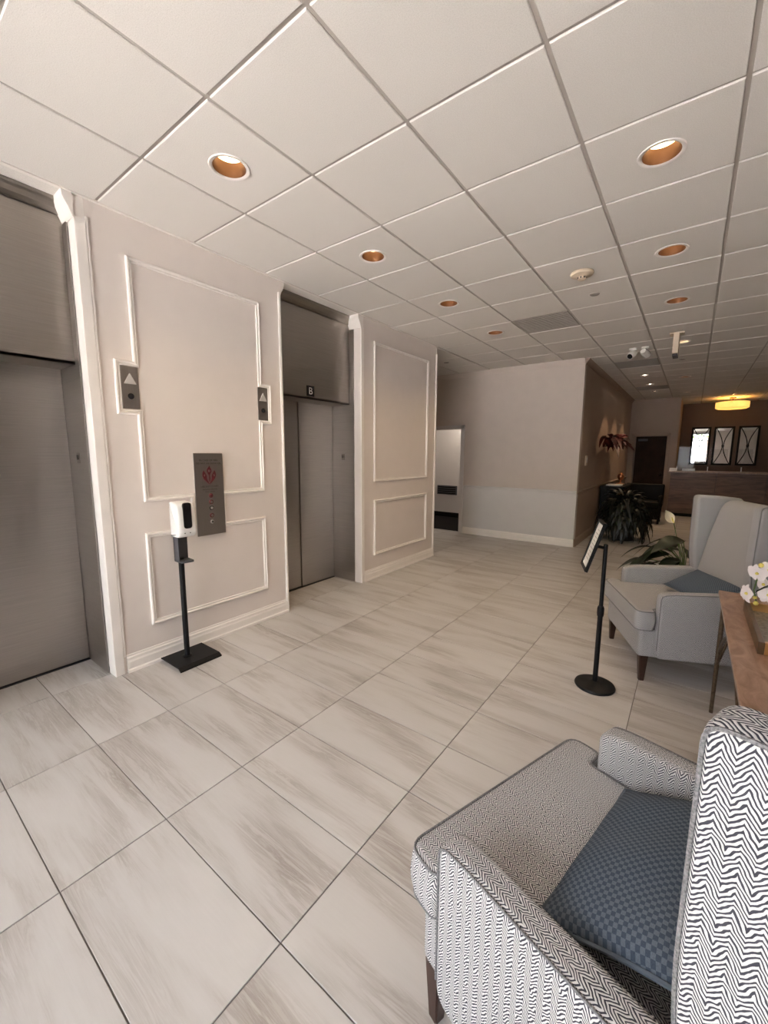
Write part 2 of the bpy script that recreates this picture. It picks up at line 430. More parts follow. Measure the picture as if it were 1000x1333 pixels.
def floor_tile_mesh(w, h):
    k = (round(w, 4), round(h, 4))
    if k not in tile_meshes:
        mb = MB(); a, b = w/2-GAP/2, h/2-GAP/2; e = .0012
        lo = [(-a, -b), (a, -b), (a, b), (-a, b)]; hi = [(-a+e, -b+e), (a-e, -b+e), (a-e, b-e), (-a+e, b-e)]
        v0 = [mb.bm.verts.new((*p, -.006)) for p in lo]; v1 = [mb.bm.verts.new((*p, -.001)) for p in lo]; v2 = [mb.bm.verts.new((*p, 0)) for p in hi]
        for A, B in ((v0, v1), (v1, v2)):
            for q in range(4): mb.bm.faces.new((A[q], A[(q+1) % 4], B[(q+1) % 4], B[q]))
        mb.bm.faces.new(v2)
        tile_meshes[k] = mb.mesh('floor_tile')
    return tile_meshes[k]
fl = cells(regs, FX, FY, SX, SY, 0, -5, 12, -8, 42)
rest = MB()
for n, (vis, i, j, r) in enumerate(fl):
    cx, cy = (r[0]+r[1])/2, (r[2]+r[3])/2
    if n < 280 and vis > 60:
        link('floor_tile', floor_tile_mesh(r[1]-r[0], r[3]-r[2]), 'floor', floor, (cx, cy, 0))
    else:
        rest.box(r[0]+GAP/2, r[1]-GAP/2, r[2]+GAP/2, r[3]-GAP/2, -.006, 0)
tag(rest.build('floor_tile_field', 'floor', floor), kind='stuff')

# ------------------------------------------------------------------ ceiling
ceil = MB().box(-5.4, XR+.15, YE-.15, YR+.15, TOP-.02, TOP+.15).build('ceiling', 'roof'); struct(ceil, 'suspended ceiling of square off-white tiles')
T, GX, GY = .6096, -2.392, 1.122
cregs = [(XW, XR, YE, YF), (-5.2, XW, YB1, YF), (XC-.12, XR, YF, YB+.05), (-.5, XR, YB+.05, YR)]
def col_c(i): return GX+(i+.5)*T
def row_c(j): return GY+(j+.5)*T
big_lights = [(0, 0), (0, 2), (0, 4), (0, 6), (3, 2), (3, 4), (3, 6), (3, 9), (3, 14)]
small_lights = [(2, 13), (2, 15), (2, 17), (4, 20), (5, 20), (3, 18)]
vents = [(1, 6), (2, 11), (2, 16)]
hole_r = {}
for c in big_lights: hole_r[c] = .088
for c in small_lights: hole_r[c] = .062
TG = .018
ct_cache = {}
def ceil_tile_mesh(w, h, hole=0):
    k = (round(w, 3), round(h, 3), hole)
    if k in ct_cache: return ct_cache[k]
    mb = MB(); bm = mb.bm; a, b = w/2-TG/2, h/2-TG/2; e = .003
    if not hole:
        lo = [(-a+e, -b+e), (a-e, -b+e), (a-e, b-e), (-a+e, b-e)]; mid = [(-a, -b), (a, -b), (a, b), (-a, b)]
        v0 = [bm.verts.new((*p, 0)) for p in lo]; v1 = [bm.verts.new((*p, e)) for p in mid]; v2 = [bm.verts.new((*p, .022)) for p in mid]
        bm.faces.new(v0[::-1]); bm.faces.new(v2)
        for A, B in ((v0, v1), (v1, v2)):
            for q in range(4): bm.faces.new((A[q], A[(q+1) % 4], B[(q+1) % 4], B[q]))
    else:
        n = 32; ci = []; sq = []; sq1 = []; sq2 = []; ci2 = []
        for q in range(n):
            t = 2*PI*q/n; c, s_ = math.cos(t), math.sin(t); kx = 1/max(abs(c), abs(s_))
            ci.append(bm.verts.new((hole*c, hole*s_, 0))); ci2.append(bm.verts.new((hole*c, hole*s_, .022)))
            sq.append(bm.verts.new(((a-e)*c*kx, (b-e)*s_*kx, 0))); sq1.append(bm.verts.new((a*c*kx, b*s_*kx, e))); sq2.append(bm.verts.new((a*c*kx, b*s_*kx, .022)))
        for q in range(n):
            q2 = (q+1) % n
            for A, B in ((ci, sq), (sq, sq1), (sq1, sq2), (sq2, ci2), (ci2, ci)): bm.faces.new((A[q], A[q2], B[q2], B[q]))
    ct_cache[k] = mb.mesh('ceiling_tile'); return ct_cache[k]
cl = cells(cregs, GX, GY, T, T, CZ, -6, 14, -7, 25)
rest = MB(); nn = 0
for n, (vis, i, j, r) in enumerate(cl):
    w, h = r[1]-r[0], r[3]-r[2]; cx, cy = (r[0]+r[1])/2, (r[2]+r[3])/2
    hole = hole_r.get((i, j), 0)
    if (i, j) in vents:
        continue
    if hole or (nn < 270 and vis > 40):
        link('ceiling_tile', ceil_tile_mesh(w, h, hole), 'ceil', ceil, (cx, cy, CZ)); nn += 1
    else:
        rest.box(r[0]+TG/2, r[1]-TG/2, r[2]+TG/2, r[3]-TG/2, CZ, CZ+.022)
tag(rest.build('ceiling_tile_field', 'ceil', ceil), kind='stuff')
for i in range(-5, 14):
    x = GX+i*T; y0, y1 = (YE, YR) if x > -.5 else ((YE, YB) if x > XC-.12 else ((YE, YF) if x > XW else (YB1, YF)))
    if -5.2 < x < XR: MB().box(x-.014, x+.014, y0, y1, CZ+.008, CZ+.03).build('grid_runner', 'grid', ceil)
for j in range(-6, 24):
    y = GY+j*T
    if not YE < y < YR: continue
    x0 = -.5 if y > YB else (XC-.12 if y > YF else (-5.2 if y > YB1 else XW))
    MB().box(x0, XR, y-.014, y+.014, CZ+.009, CZ+.029).build('cross_tee', 'grid', ceil)
for (i, j) in vents:                                              # dark perforated return-air panels
    v = empty('ceiling_vent', (col_c(i), row_c(j), CZ))
    MB().box(-.29, .29, -.29, .29, .006, .02).build('vent_panel', 'vent', v, world=False)
    for k in range(14):
        y = -.27+k*.0415
        MB().box(-.285, .285, y-.012, y+.012, .001, .006).build('louver', 'vent', v, world=False)
    tag(v, {(1, 6): 'flat grey air vent panel nearest the wall beside elevator B', (2, 11): 'flat grey air vent panel just past the security cameras',
            (2, 16): 'grey air vent panel among small lights near the dark corridor door'}[(i, j)], 'air vent', 'grey ceiling vent panels')

# ------------------------------------------------------------------ walls
def wall(name, boxes, mat='wall', label=None):
    mb = MB()
    for b in boxes: mb.box(*b)
    return struct(mb.build(name, mat), label)
wA = wall('wall_left', [(-3.6, XW, YA0-.015, YA1, 0, CZ+.002), (-3.6, XW, -2.5, E1[0], 0, TOP), (-3.75, -3.5, -2.5, YB1, 0, TOP),
                        (-3.6, XT-.0, E1[0], YA0, CZ+.02, TOP), (-3.6, XT, E2[0], E2[1], CZ+.02, TOP), (-3.6, XW-.03, -2.5, YB1, CZ+.03, TOP)],
          label='beige elevator wall with white picture-frame mouldings')
wB = wall('wall_left_far', [(-3.6, XW, YB0+.001, YB1, 0, CZ+.002), (-5.3, -3.5, YB1-.12, YB1, 0, TOP)], label='beige panelled wall beyond elevator B')
wall('wall_recess', [(-5.32, -5.2, YB1, YF+.1, 0, TOP)])
DX0, DX1, DH = -4.35, -3.535, 2.0                        # open doorway in the far wall
RAIL = .905
wf = wall('wall_far', [(-5.3, DX0, YF, YF+.12, RAIL, CZ+.002), (DX0, DX1, YF, YF+.12, DH, CZ+.002), (DX1, XC, YF, YF+.12, RAIL, CZ+.002),
                       (-5.3, XC-.1, YF+.02, YF+.12, CZ, TOP)], 'wall_far', 'tan far wall above the chair rail')
wall('wall_far_lower', [(-5.3, DX0, YF, YF+.12, 0, RAIL), (DX1, XC, YF, YF+.12, 0, RAIL)], 'wall_low', 'pale lower part of the far wall below the rail')
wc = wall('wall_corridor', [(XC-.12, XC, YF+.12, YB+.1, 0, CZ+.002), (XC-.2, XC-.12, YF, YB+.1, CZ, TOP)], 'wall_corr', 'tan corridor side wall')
CDX0, CDX1, CDH = -1.35, -.585, 2.03
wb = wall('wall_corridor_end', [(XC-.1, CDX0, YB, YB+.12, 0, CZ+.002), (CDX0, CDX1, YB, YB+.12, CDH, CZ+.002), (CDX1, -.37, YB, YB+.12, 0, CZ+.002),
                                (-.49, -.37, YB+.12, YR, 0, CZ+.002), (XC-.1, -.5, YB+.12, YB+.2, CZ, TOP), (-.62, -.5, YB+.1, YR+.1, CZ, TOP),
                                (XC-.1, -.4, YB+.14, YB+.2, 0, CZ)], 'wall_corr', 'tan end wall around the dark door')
wall('wall_reception', [(-.6, XR+.1, YR, YR+.12, 0, TOP)], 'wall_dark', 'brown reception back wall with mirrors')
wall('wall_right', [(XR, XR+.12, YE-.1, YR+.1, 0, TOP)], 'wall_far')
# closet behind the open doorway
wall('wall_closet', [(-5.3, -2.7, 8.93, 9.03, 0, 2.7), (-2.8, -2.7, YF+.12, 8.93, 0, 2.7), (-5.4, -5.3, YF+.1, 9.03, 0, 2.7), (-5.4, -2.7, YF+.12, 9.03, 2.6, 2.7)], 'wall_low', 'pale wall of the lit closet behind the doorway')
struct(MB().box(-5.3, -2.8, YF+.1, 8.93, -.01, .003).build('floor_closet', 'closet_floor'))
struct(MB().box(-5.3, -2.8, 8.90, 8.93, 0, .11).build('baseboard_closet', 'black_wood'))

# entrance wall with glazing behind the camera
OX0, OX1, OH = -3.0, .80, 2.86
wall('wall_entrance', [(-3.75, OX0, YE-.14, YE, 0, TOP), (OX1, XR+.1, YE-.14, YE, 0, TOP), (OX0, OX1, YE-.14, YE, OH, TOP)])
win = empty('window_1', (OX0, YE-.07, 0)); struct(win, 'glazed storefront entrance with dark aluminium frame')
xs = [OX0, -2.05, -1.1, -.15, OX1]
for x in xs: MB().box(x-.03, x+.03, YE-.12, YE-.03, 0, OH).build('mullion', 'alu', win)
for z in (0.0, 2.40, OH-.05): MB().box(OX0, OX1, YE-.115, YE-.035, z, z+.06).build('transom_bar', 'alu', win)
for a, b in zip(xs, xs[1:]):
    for z0, z1 in ((.06, 2.40), (2.46, OH-.05)):
        MB().box(a+.03, b-.03, YE-.078, YE-.072, z0, z1).build('pane', 'glass', win)

# ------------------------------------------------------------------ mouldings
prof = [(0, 0), (0, .010), (.004, .016), (.011, .018), (.016, .014), (.019, .009), (.024, .009), (.027, .012), (.031, .012), (.034, .007), (.034, 0)]
cvW = lambda a, b, h: (XW+h, a, b)
loopA = [(1.268, 2.758), (2.285, 2.758), (2.282, 2.105), (2.378, 2.105), (2.376, 1.760), (2.279, 1.760), (2.277, 1.182), (1.888, 1.182), (1.888, .956),
         (2.277, .956), (2.277, .287), (1.262, .287), (1.262, .956), (1.60, .956), (1.60, 1.175), (1.272, 1.175), (1.272, 1.762), (1.150, 1.762), (1.152, 2.108), (1.268, 2.108)]
sweep_loop(MB(), loopA, prof, cvW).build('panel_moulding', 'trim', wA)
for lo in ([(3.842, 2.778), (5.056, 2.778), (5.056, 1.185), (3.842, 1.185)], [(3.848, .965), (5.056, .965), (5.056, .29), (3.848, .29)]):
    sweep_loop(MB(), lo, prof, cvW).build('panel_moulding', 'trim', wB)
bb = [(0, 0), (.022, 0), (.022, .018), (.015, .026), (.015, .075), (.011, .088), (.011, .104), (.005, .112), (.004, .124), (0, .126)]
def baseboard(name, y0, y1):
    return struct(MB().prism([(XW+d, z) for d, z in bb], 1, y0, y1).build(name, 'trim'), 'white stepped baseboard')
baseboard('baseboard_left', YA0+.03, YA1-.012); baseboard('baseboard_left_far', YB0+.055, YB1)
struct(MB().prism([(YF-d, z) for d, z in bb], 0, DX1+.07, XC).build('baseboard_far', 'trim'))
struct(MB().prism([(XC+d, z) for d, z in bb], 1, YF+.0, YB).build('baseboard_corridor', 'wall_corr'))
cr = [(0, -.03), (.012, -.03), (.018, -.012), (.024, 0), (.024, .012), (.012, .022), (0, .026)]
struct(MB().prism([(YF-d, RAIL+z) for d, z in cr], 0, DX1+.07, XC).build('trim_1', 'wall_low'), 'chair rail on the far wall')
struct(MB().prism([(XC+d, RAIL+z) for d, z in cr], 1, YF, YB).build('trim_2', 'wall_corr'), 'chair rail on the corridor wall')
crown = [(0, -.085), (.008, -.085), (.012, -.07), (.03, -.045), (.05, -.022), (.058, -.01), (.06, 0), (0, 0)]
struct(MB().prism([(YF-d, CZ-.001+z) for d, z in crown], 0, -5.2, XC).build('trim_3', 'wall_far'), 'crown moulding on the far wall')
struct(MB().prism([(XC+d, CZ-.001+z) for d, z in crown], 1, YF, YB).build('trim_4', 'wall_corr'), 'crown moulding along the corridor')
# white returns and beads at the elevator openings, crown flares, wall angle
ti = 5
def trim(label, fn, mat='trim'):
    global ti
    mb = MB(); fn(mb); o = struct(mb.build('trim_%d' % ti, mat), label); ti += 1; return o
def ret(y0, y1): return lambda mb: (mb.box(-3.112, XW+.012, y0, y1, 0, CZ-.12, .004, 2), mb.box(-3.112, XW+.0005, y0, y1, CZ-.125, CZ))
trim('white corner post beside the left elevator', ret(E1[1]+.004, YA0+.012))
trim('white corner post right of elevator B', ret(E2[1]+.002, YB0+.052))
def bead(y): return lambda mb: mb.prism(rounded([(XW-.002, y-.012), (XW+.016, y-.012), (XW+.016, y+.012), (XW-.002, y+.012)], [0, .008, .008, 0], 3), 2, 0, CZ-.10)
trim('white corner bead left of elevator B', bead(E2[0]-.012)); trim('white corner bead at the wall end', bead(YB1-.012))
trim('thin bead beside the left corner post', lambda mb: mb.prism(rounded([(XW-.002, YA0+.012), (XW+.010, YA0+.012), (XW+.010, YA0+.028), (XW-.002, YA0+.028)], [0, .006, .006, 0], 3), 2, .12, CZ-.1))
fl_prof = [(0, -.13), (.006, -.13), (.010, -.115), (.022, -.085), (.042, -.05), (.05, -.03), (.052, 0), (0, 0)]
def flare(y, s, x0=-3.2, x1=XW+.001): return lambda mb: mb.prism([(y+s*d, CZ-.001+z) for d, z in fl_prof], 0, x0, x1)
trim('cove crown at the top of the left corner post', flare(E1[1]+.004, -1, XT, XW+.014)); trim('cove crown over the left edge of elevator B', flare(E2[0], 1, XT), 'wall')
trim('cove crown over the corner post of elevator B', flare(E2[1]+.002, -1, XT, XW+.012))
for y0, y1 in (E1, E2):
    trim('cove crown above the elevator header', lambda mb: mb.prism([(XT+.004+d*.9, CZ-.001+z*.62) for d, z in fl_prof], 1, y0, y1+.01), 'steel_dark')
    trim('plain ceiling strip above the elevator recess', lambda mb: mb.box(XT-.05, XW+.01, y0-.01, y1+.01, CZ, CZ+.02), 'ceil')
trim('white wall angle along the ceiling edge', lambda mb: mb.box(XW-.005, XW+.022, YE, YB1, CZ-.0015, CZ+.010), 'trim')

# doorway casing, corridor door
dr = empty('door_3', ((DX0+DX1)/2, YF, 0)); struct(dr, 'open doorway with pale casing')
for x0, x1, z0, z1 in ((DX1-.015, DX1+.055, 0, DH+.055), (DX0-.055, DX0+.015, 0, DH+.055), (DX0-.055, DX1+.055, DH-.015, DH+.055)):
    MB().box(x0, x1, YF-.018, YF+.125, z0, z1, .003).build('casing', 'wall_low', dr)
MB().lathe([(0, .03), (.018, .03), (.022, .015), (.012, 0)], (DX1-.03, YF+.04, .93), 16, 'X').build('latch', 'black_metal', dr, smooth=True)
dk = empty('door_4', ((CDX0+CDX1)/2, YB, 0)); struct(dk, 'dark brown door at the corridor end')
MB().box(CDX0+.05, CDX1-.02, YB+.03, YB+.075, .01, CDH-.02, .003).build('door_panel', 'door_dark', dk)
for x0, x1, z0, z1 in ((CDX0-.06, CDX0+.01, 0, CDH+.06), (CDX1-.01, CDX1+.06, 0, CDH+.06), (CDX0-.06, CDX1+.06, CDH-.01, CDH+.06)):
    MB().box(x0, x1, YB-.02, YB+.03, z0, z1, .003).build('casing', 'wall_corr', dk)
MB().box(CDX0+.10, CDX0+.32, YB+.0, YB+.03, CDH-.14, CDH-.08, .005).build('door_closer', 'grey_plastic', dk)
MB().lathe([(0, 0), (.03, 0), (.03, .01), (.012, .012), (.012, .05), (.026, .055), (.026, .075), (0, .08)], (CDX1-.09, YB+.03, .98), 16, 'Y').build('knob', 'silver', dk, smooth=True)

# ------------------------------------------------------------------ elevators
def elevator(name, y0, y1, seams, label, badge):
    d = empty(name, (XD, (y0+y1)/2, 0)); struct(d, label)
    HZ = 2.06
    edges = [y0+.004]+seams+[y1-.004]
    for k, (a, b) in enumerate(zip(edges, edges[1:])):
        off = .012 if k % 2 else 0
        MB().box(XD-.04+off, XD+off, a+.002, b-.002, .012, HZ+.02, .003).build('door_panel', 'steel', d)
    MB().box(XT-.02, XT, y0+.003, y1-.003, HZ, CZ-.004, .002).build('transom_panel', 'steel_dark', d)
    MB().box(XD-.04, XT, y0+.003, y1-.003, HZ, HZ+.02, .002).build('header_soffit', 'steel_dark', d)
    for yy, s in ((y0, 1), (y1, -1)):
        a, b = sorted((yy, yy+s*.004)); j = MB().box(XD-.02, -3.112, a, b+.0, 0, CZ-.004).build('jamb', 'steel', d)
        pb = MB(); yy2 = yy+s*.005
        pb.box(-3.305, -3.255, min(yy2, yy2+s*.002), max(yy2, yy2+s*.002), 1.44, 1.51, .0)
        q = pb.build('floor_number_plate', 'steel_dark', j)
        for tx, tz, sz, ch in ((-3.292, 1.478, .045, 'B'), (-3.268, 1.478, .045, '1')):
            me = text_mesh(ch, sz, .0008)
            t = link('number', me, 'ink', j); t.rotation_euler = (PI/2, 0, 0 if s < 0 else PI); t.location = Vector((tx, yy2+s*.003, tz))-base_of(j)
    MB().box(XD-.05, XD+.02, y0+.002, y1-.002, -.002, .005).build('sill', 'alu', d)
    if badge:
        by = 3.003
        p = MB().box(XT, XT+.004, by-.052, by+.052, 2.088, 2.192, .001).build('letter_plate', 'black_gloss', d)
        t = link('letter', text_mesh(badge, .098, .0008), 'silver', p); t.rotation_euler = (PI/2, 0, PI/2); t.location = Vector((XT+.0055, by, 2.138))-base_of(p)
    return d
elevator('door_1', E1[0], E1[1], [.42], 'brushed steel elevator doors left of the call buttons', None)
elevator('door_2', E2[0], E2[1], [3.075], 'brushed steel elevator doors under the letter B', 'B')

# call button plates
def call_plate(y0, y1, z0, z1, label):
    cy = (y0+y1)/2; r = empty('call_button_plate', (XW, cy, z0))
    MB().box(XW, XW+.006, y0, y1, z0, z1, .0015).build('plate', 'plate', r)
    zt = z0+(z1-z0)*.70; h = .062
    MB().prism(rounded([(cy-.038, zt-h*.5), (cy+.038, zt-h*.5), (cy, zt+h*.62)], .004, 2), 0, XW+.005, XW+.012).build('arrow', 'silver', r)
    MB().lathe([(0, .010), (.016, .010), (.019, .005), (.019, 0)], (XW+.005, cy, z0+(z1-z0)*.30), 20, 'X').build('button', 'black_gloss', r, smooth=True)
    tag(r, label, 'call button', 'elevator call plates')
call_plate(1.187, 1.293, 1.800, 2.072, 'steel elevator call plate with up arrow beside the left elevator')
call_plate(2.240, 2.341, 1.796, 2.068, 'steel elevator call plate with up arrow beside elevator B')

# fire instruction / key switch plate
fp = empty('fire_service_plate', (XW, 1.752, .875))
MB().box(XW+.012, XW+.020, 1.634, 1.872, .873, 1.511, .002).build('plate', 'plate', fp)
MB().box(XW, XW+.013, 1.642, 1.864, .881, 1.503).build('back_box', 'trim', fp)
def plate_text(body, y, z, size, mat='ink'):
    t = link('lettering', text_mesh(body, size, .0004), mat, fp); t.rotation_euler = (PI/2, 0, PI/2); t.location = Vector((XW+.0206, y, z))-base_of(fp)
plate_text('IN CASE OF FIRE', 1.752, 1.456, .021); plate_text('DO NOT USE ELEVATOR', 1.752, 1.433, .018)
plate_text('USE EXIT STAIRS', 1.752, 1.255, .020); plate_text("FIREFIGHTERS' OPERATION", 1.752, 1.231, .010); plate_text('PHASE I   PHASE II', 1.752, 1.214, .010)
FC = (1.752, 1.343, .074)
side = [(0, -1), (.30, -.72), (.62, -.38), (.74, -.05), (.72, .22), (.60, .52), (.50, .36), (.36, .12), (.27, -.10), (.27, -.32), (.20, -.55), (.06, -.80)]
mid = [(-.05, -.72), (.07, -.60), (.10, -.30), (.06, -.02), (.14, .16), (.27, .38), (.24, .62), (.12, .80), (.06, 1.0), (-.04, .84), (-.22, .62), (-.26, .40), (-.16, .16), (-.05, 0), (-.03, -.30)]
for k, pts in enumerate((side, [(-a, b) for a, b in side][::-1], mid)):
    MB().prism([(FC[0]+a*FC[2]*1.02, FC[1]+b*FC[2]) for a, b in pts], 0, XW+.0195, XW+.0214).build('flame', 'red', fp)
for ch, y, z in (('F', 1.713, 1.340), ('D', 1.752, 1.374), ('S', 1.791, 1.340)):
    t = link('flame_letter', text_mesh(ch, .022, .0003), 'silver', fp); t.rotation_euler = (PI/2, 0, PI/2); t.location = Vector((XW+.0230, y, z))-base_of(fp)
for z, ro, mo, mi in ((1.183, .018, 'red', 'red'), (1.133, .018, 'red', 'plate'), (1.086, .018, 'ink', 'silver'), (1.027, .018, 'red', 'plate'), (.977, .015, 'silver', 'ink')):
    k = MB().lathe([(0, .006), (ro*.8, .006), (ro, .003), (ro, 0)], (XW+.019, 1.757, z), 24, 'X').build('key_switch', mo, fp, smooth=True)
    MB().lathe([(0, .0085), (ro*.55, .0085), (ro*.6, .004)], (XW+.019, 1.757, z), 20, 'X').build('switch_core', mi, k)
tag(fp, 'tall steel fire service plate with red flame emblem between the elevators', 'wall plate')

# ------------------------------------------------------------------ sanitizer stand
def sanitizer():
    cx, cy = -2.87, 1.452
    r = empty('sanitizer_stand', (cx, cy, 0))
    w, d = .155, .155
    pts = rounded([(cx-d, 0), (cx-d, .012), (cx-d+.03, .026), (cx+d-.03, .026), (cx+d, .012), (cx+d, 0), (cx+d-.008, 0), (cx+d-.034, .018), (cx-d+.034, .018), (cx-d+.008, 0)], 0)
    MB().prism(pts, 1, cy-w, cy+w).build('base_plate', 'black_metal', r)
    MB().lathe([(0, .026), (.019, .026), (.019, .77), (0, .77)], (cx-.01, cy-.02, 0), 18).build('pole', 'black_metal', r, smooth=True)
    MB().lathe([(.019, .026), (.034, .026), (.034, .03), (.019, .034)], (cx-.01, cy-.02, 0), 18).build('pole_collar', 'black_metal', r)
    y0, y1 = 1.385, 1.512
    br = MB(); br.box(cx-.035, cx-.022, y0+.012, y1-.02, .745, .97, .002); br.box(cx-.035, cx+.03, y0+.012, y0+.02, .745, .93, .002)
    br.build('bracket', 'grey_plastic', r)
    dt = MB(); dt.prism(rounded([(cx-.03, y0+.012), (cx+.075, y0+.012), (cx+.085, y1-.03), (cx-.03, y1-.02)], .02, 4), 2, .745, .757)
    dt.build('drip_tray', 'grey_plastic', r)
    b = MB().prism(rounded([(cx-.045, .925), (cx+.062, .925), (cx+.085, .96), (cx+.075, 1.165), (cx-.045, 1.175)], [.006, .02, .03, .05, .01], 4), 1, y0, y1, .016, 3)
    body = b.build('dispenser_body', 'white_plastic', r, smooth=True)
    MB().prism(rounded([(y0+.036, .99), (y1-.034, .99), (y1-.034, 1.170), (y0+.036, 1.170)], [.02, .02, .02, .02], 5), 0, cx+.07, cx+.0865).build('level_window', 'black_gloss', body)
    for dy in (-.02, .018):
        MB().lathe([(0, .003), (.004, .003), (.004, 0)], (cx+.0835, (y0+y1)/2+dy-.004, .958), 10, 'X').build('indicator', 'grey_plastic', body)
    tag(r, 'white hand sanitizer dispenser on black pole stand with square base', 'sanitizer stand')
sanitizer()

# ------------------------------------------------------------------ sign stand
def sign_stand():
    bx, by = -.392, 2.862
    r = empty('sign_stand', (bx, by, 0))
    MB().lathe([(0, .0), (.118, .0), (.122, .008), (.118, .018), (.09, .026), (.03, .031), (.016, .04), (0, .04)], (bx, by, 0), 40).build('base', 'black_metal', r, smooth=True)
    MB().lathe([(.0155, .03), (.0155, .50), (0, .5)], (bx, by, 0), 18).build('lower_pole', 'black_metal', r, smooth=True)
    MB().lathe([(.0125, .49), (.0125, .955), (0, .96)], (bx, by, 0), 18).build('upper_pole', 'black_metal', r, smooth=True)
    MB().lathe([(.0, .485), (.019, .485), (.021, .50), (.021, .535), (.017, .55), (.0, .552)], (bx, by, 0), 18).build('collar', 'black_metal', r, smooth=True)
    n = Vector((-.955, -.297, 0)); n.normalize(); w = Vector((-n.y, n.x, 0)); w = w if w.y > 0 else -w
    tl = math.radians(16); up = Vector((0, 0, 1))*math.cos(tl)-n*math.sin(tl); nn_ = n*math.cos(tl)+Vector((0, 0, 1))*math.sin(tl)
    c = Vector((-.458, 2.828, .948))
    def slab(name, mat, hw, hh, d0, d1, ins=None, par=r):
        mb = MB()
        q = [(-hw, -hh), (hw, -hh), (hw, hh), (-hw, hh)]
        if ins is None:
            A = [mb.bm.verts.new(c+w*a+up*b+nn_*d0) for a, b in q]; B = [mb.bm.verts.new(c+w*a+up*b+nn_*d1) for a, b in q]
            mb.bm.faces.new(A); mb.bm.faces.new(B)
            for k in range(4): mb.bm.faces.new((A[k], A[(k+1) % 4], B[(k+1) % 4], B[k]))
        else:
            sweep_loop(mb, q, [(0, d0), (0, d1), (.004, d1+.003), (ins-.003, d1), (ins, d0)], lambda a, b, h: c+w*a+up*b+nn_*h)
        return mb.build(name, mat, par)
    slab('back_panel', 'black_metal', .102, .158, -.008, 0)
    fr = slab('frame', 'black_metal', .104, .160, -.009, .008, .020)
    pp = slab('paper_sheet', 'paper', .086, .142, 0, .002)
    for k in range(9):
        mb = MB(); zz = .10-.024*k; hw = .055 if k % 3 else .04
        A = [mb.bm.verts.new(c+w*a+up*(zz+b)+nn_*.0028) for a, b in ((-hw, -.002), (hw, -.002), (hw, .002), (-hw, .002))]; mb.bm.faces.new(A)
        mb.build('print_line', 'vent', pp)
    p0 = Vector((bx, by, .93)); p1 = c-nn_*.006
    MB().tube([p0, (p0+p1)/2+Vector((0, 0, .0)), p1], .01, 10).build('bracket', 'black_metal', r)
    tag(r, 'black pedestal sign holder with tilted framed sheet and round base', 'sign stand')
sign_stand()

# ------------------------------------------------------------------ wing chairs
def offset_loop(pts, d):
    n = len(pts); out = []
    area = sum(pts[i][0]*pts[(i+1) % n][1]-pts[(i+1) % n][0]*pts[i][1] for i in range(n)); sg = 1 if area > 0 else -1
    for i in range(n):
        p = Vector(pts[i]); a = (p-Vector(pts[i-1])); b = (Vector(pts[(i+1) % n])-p)
        a = a.normalized() if a.length > 1e-9 else b.normalized(); b = b.normalized() if b.length > 1e-9 else a
        t = (a+b).normalized(); nrm = Vector((-t.y, t.x))*sg
        out.append((p.x+nrm.x*d, p.y+nrm.y*d))
    return out
def cushion(outline, z0, z1, crown_h=.012):
    mb = MB(); bm = mb.bm; rings = []
    zm = (z0+z1)/2; hh = (z1-z0)/2
    spec = [(.02, -1), (.012, -.97), (.003, -.86), (-.004, -.45), (-.007, 0), (-.004, .45), (.003, .86), (.012, .965), (.022, 1.03)]
    for d, k in spec:
        o = offset_loop(outline, d) if d else outline
        rings.append([bm.verts.new((x, y, zm+hh*k)) for x, y in o])
    n = len(outline)
    for A, B in zip(rings, rings[1:]):
        for q in range(n): bm.faces.new((A[q], A[(q+1) % n], B[(q+1) % n], B[q]))
    bm.faces.new(rings[0][::-1]); bm.faces.new(rings[-1])
    return mb
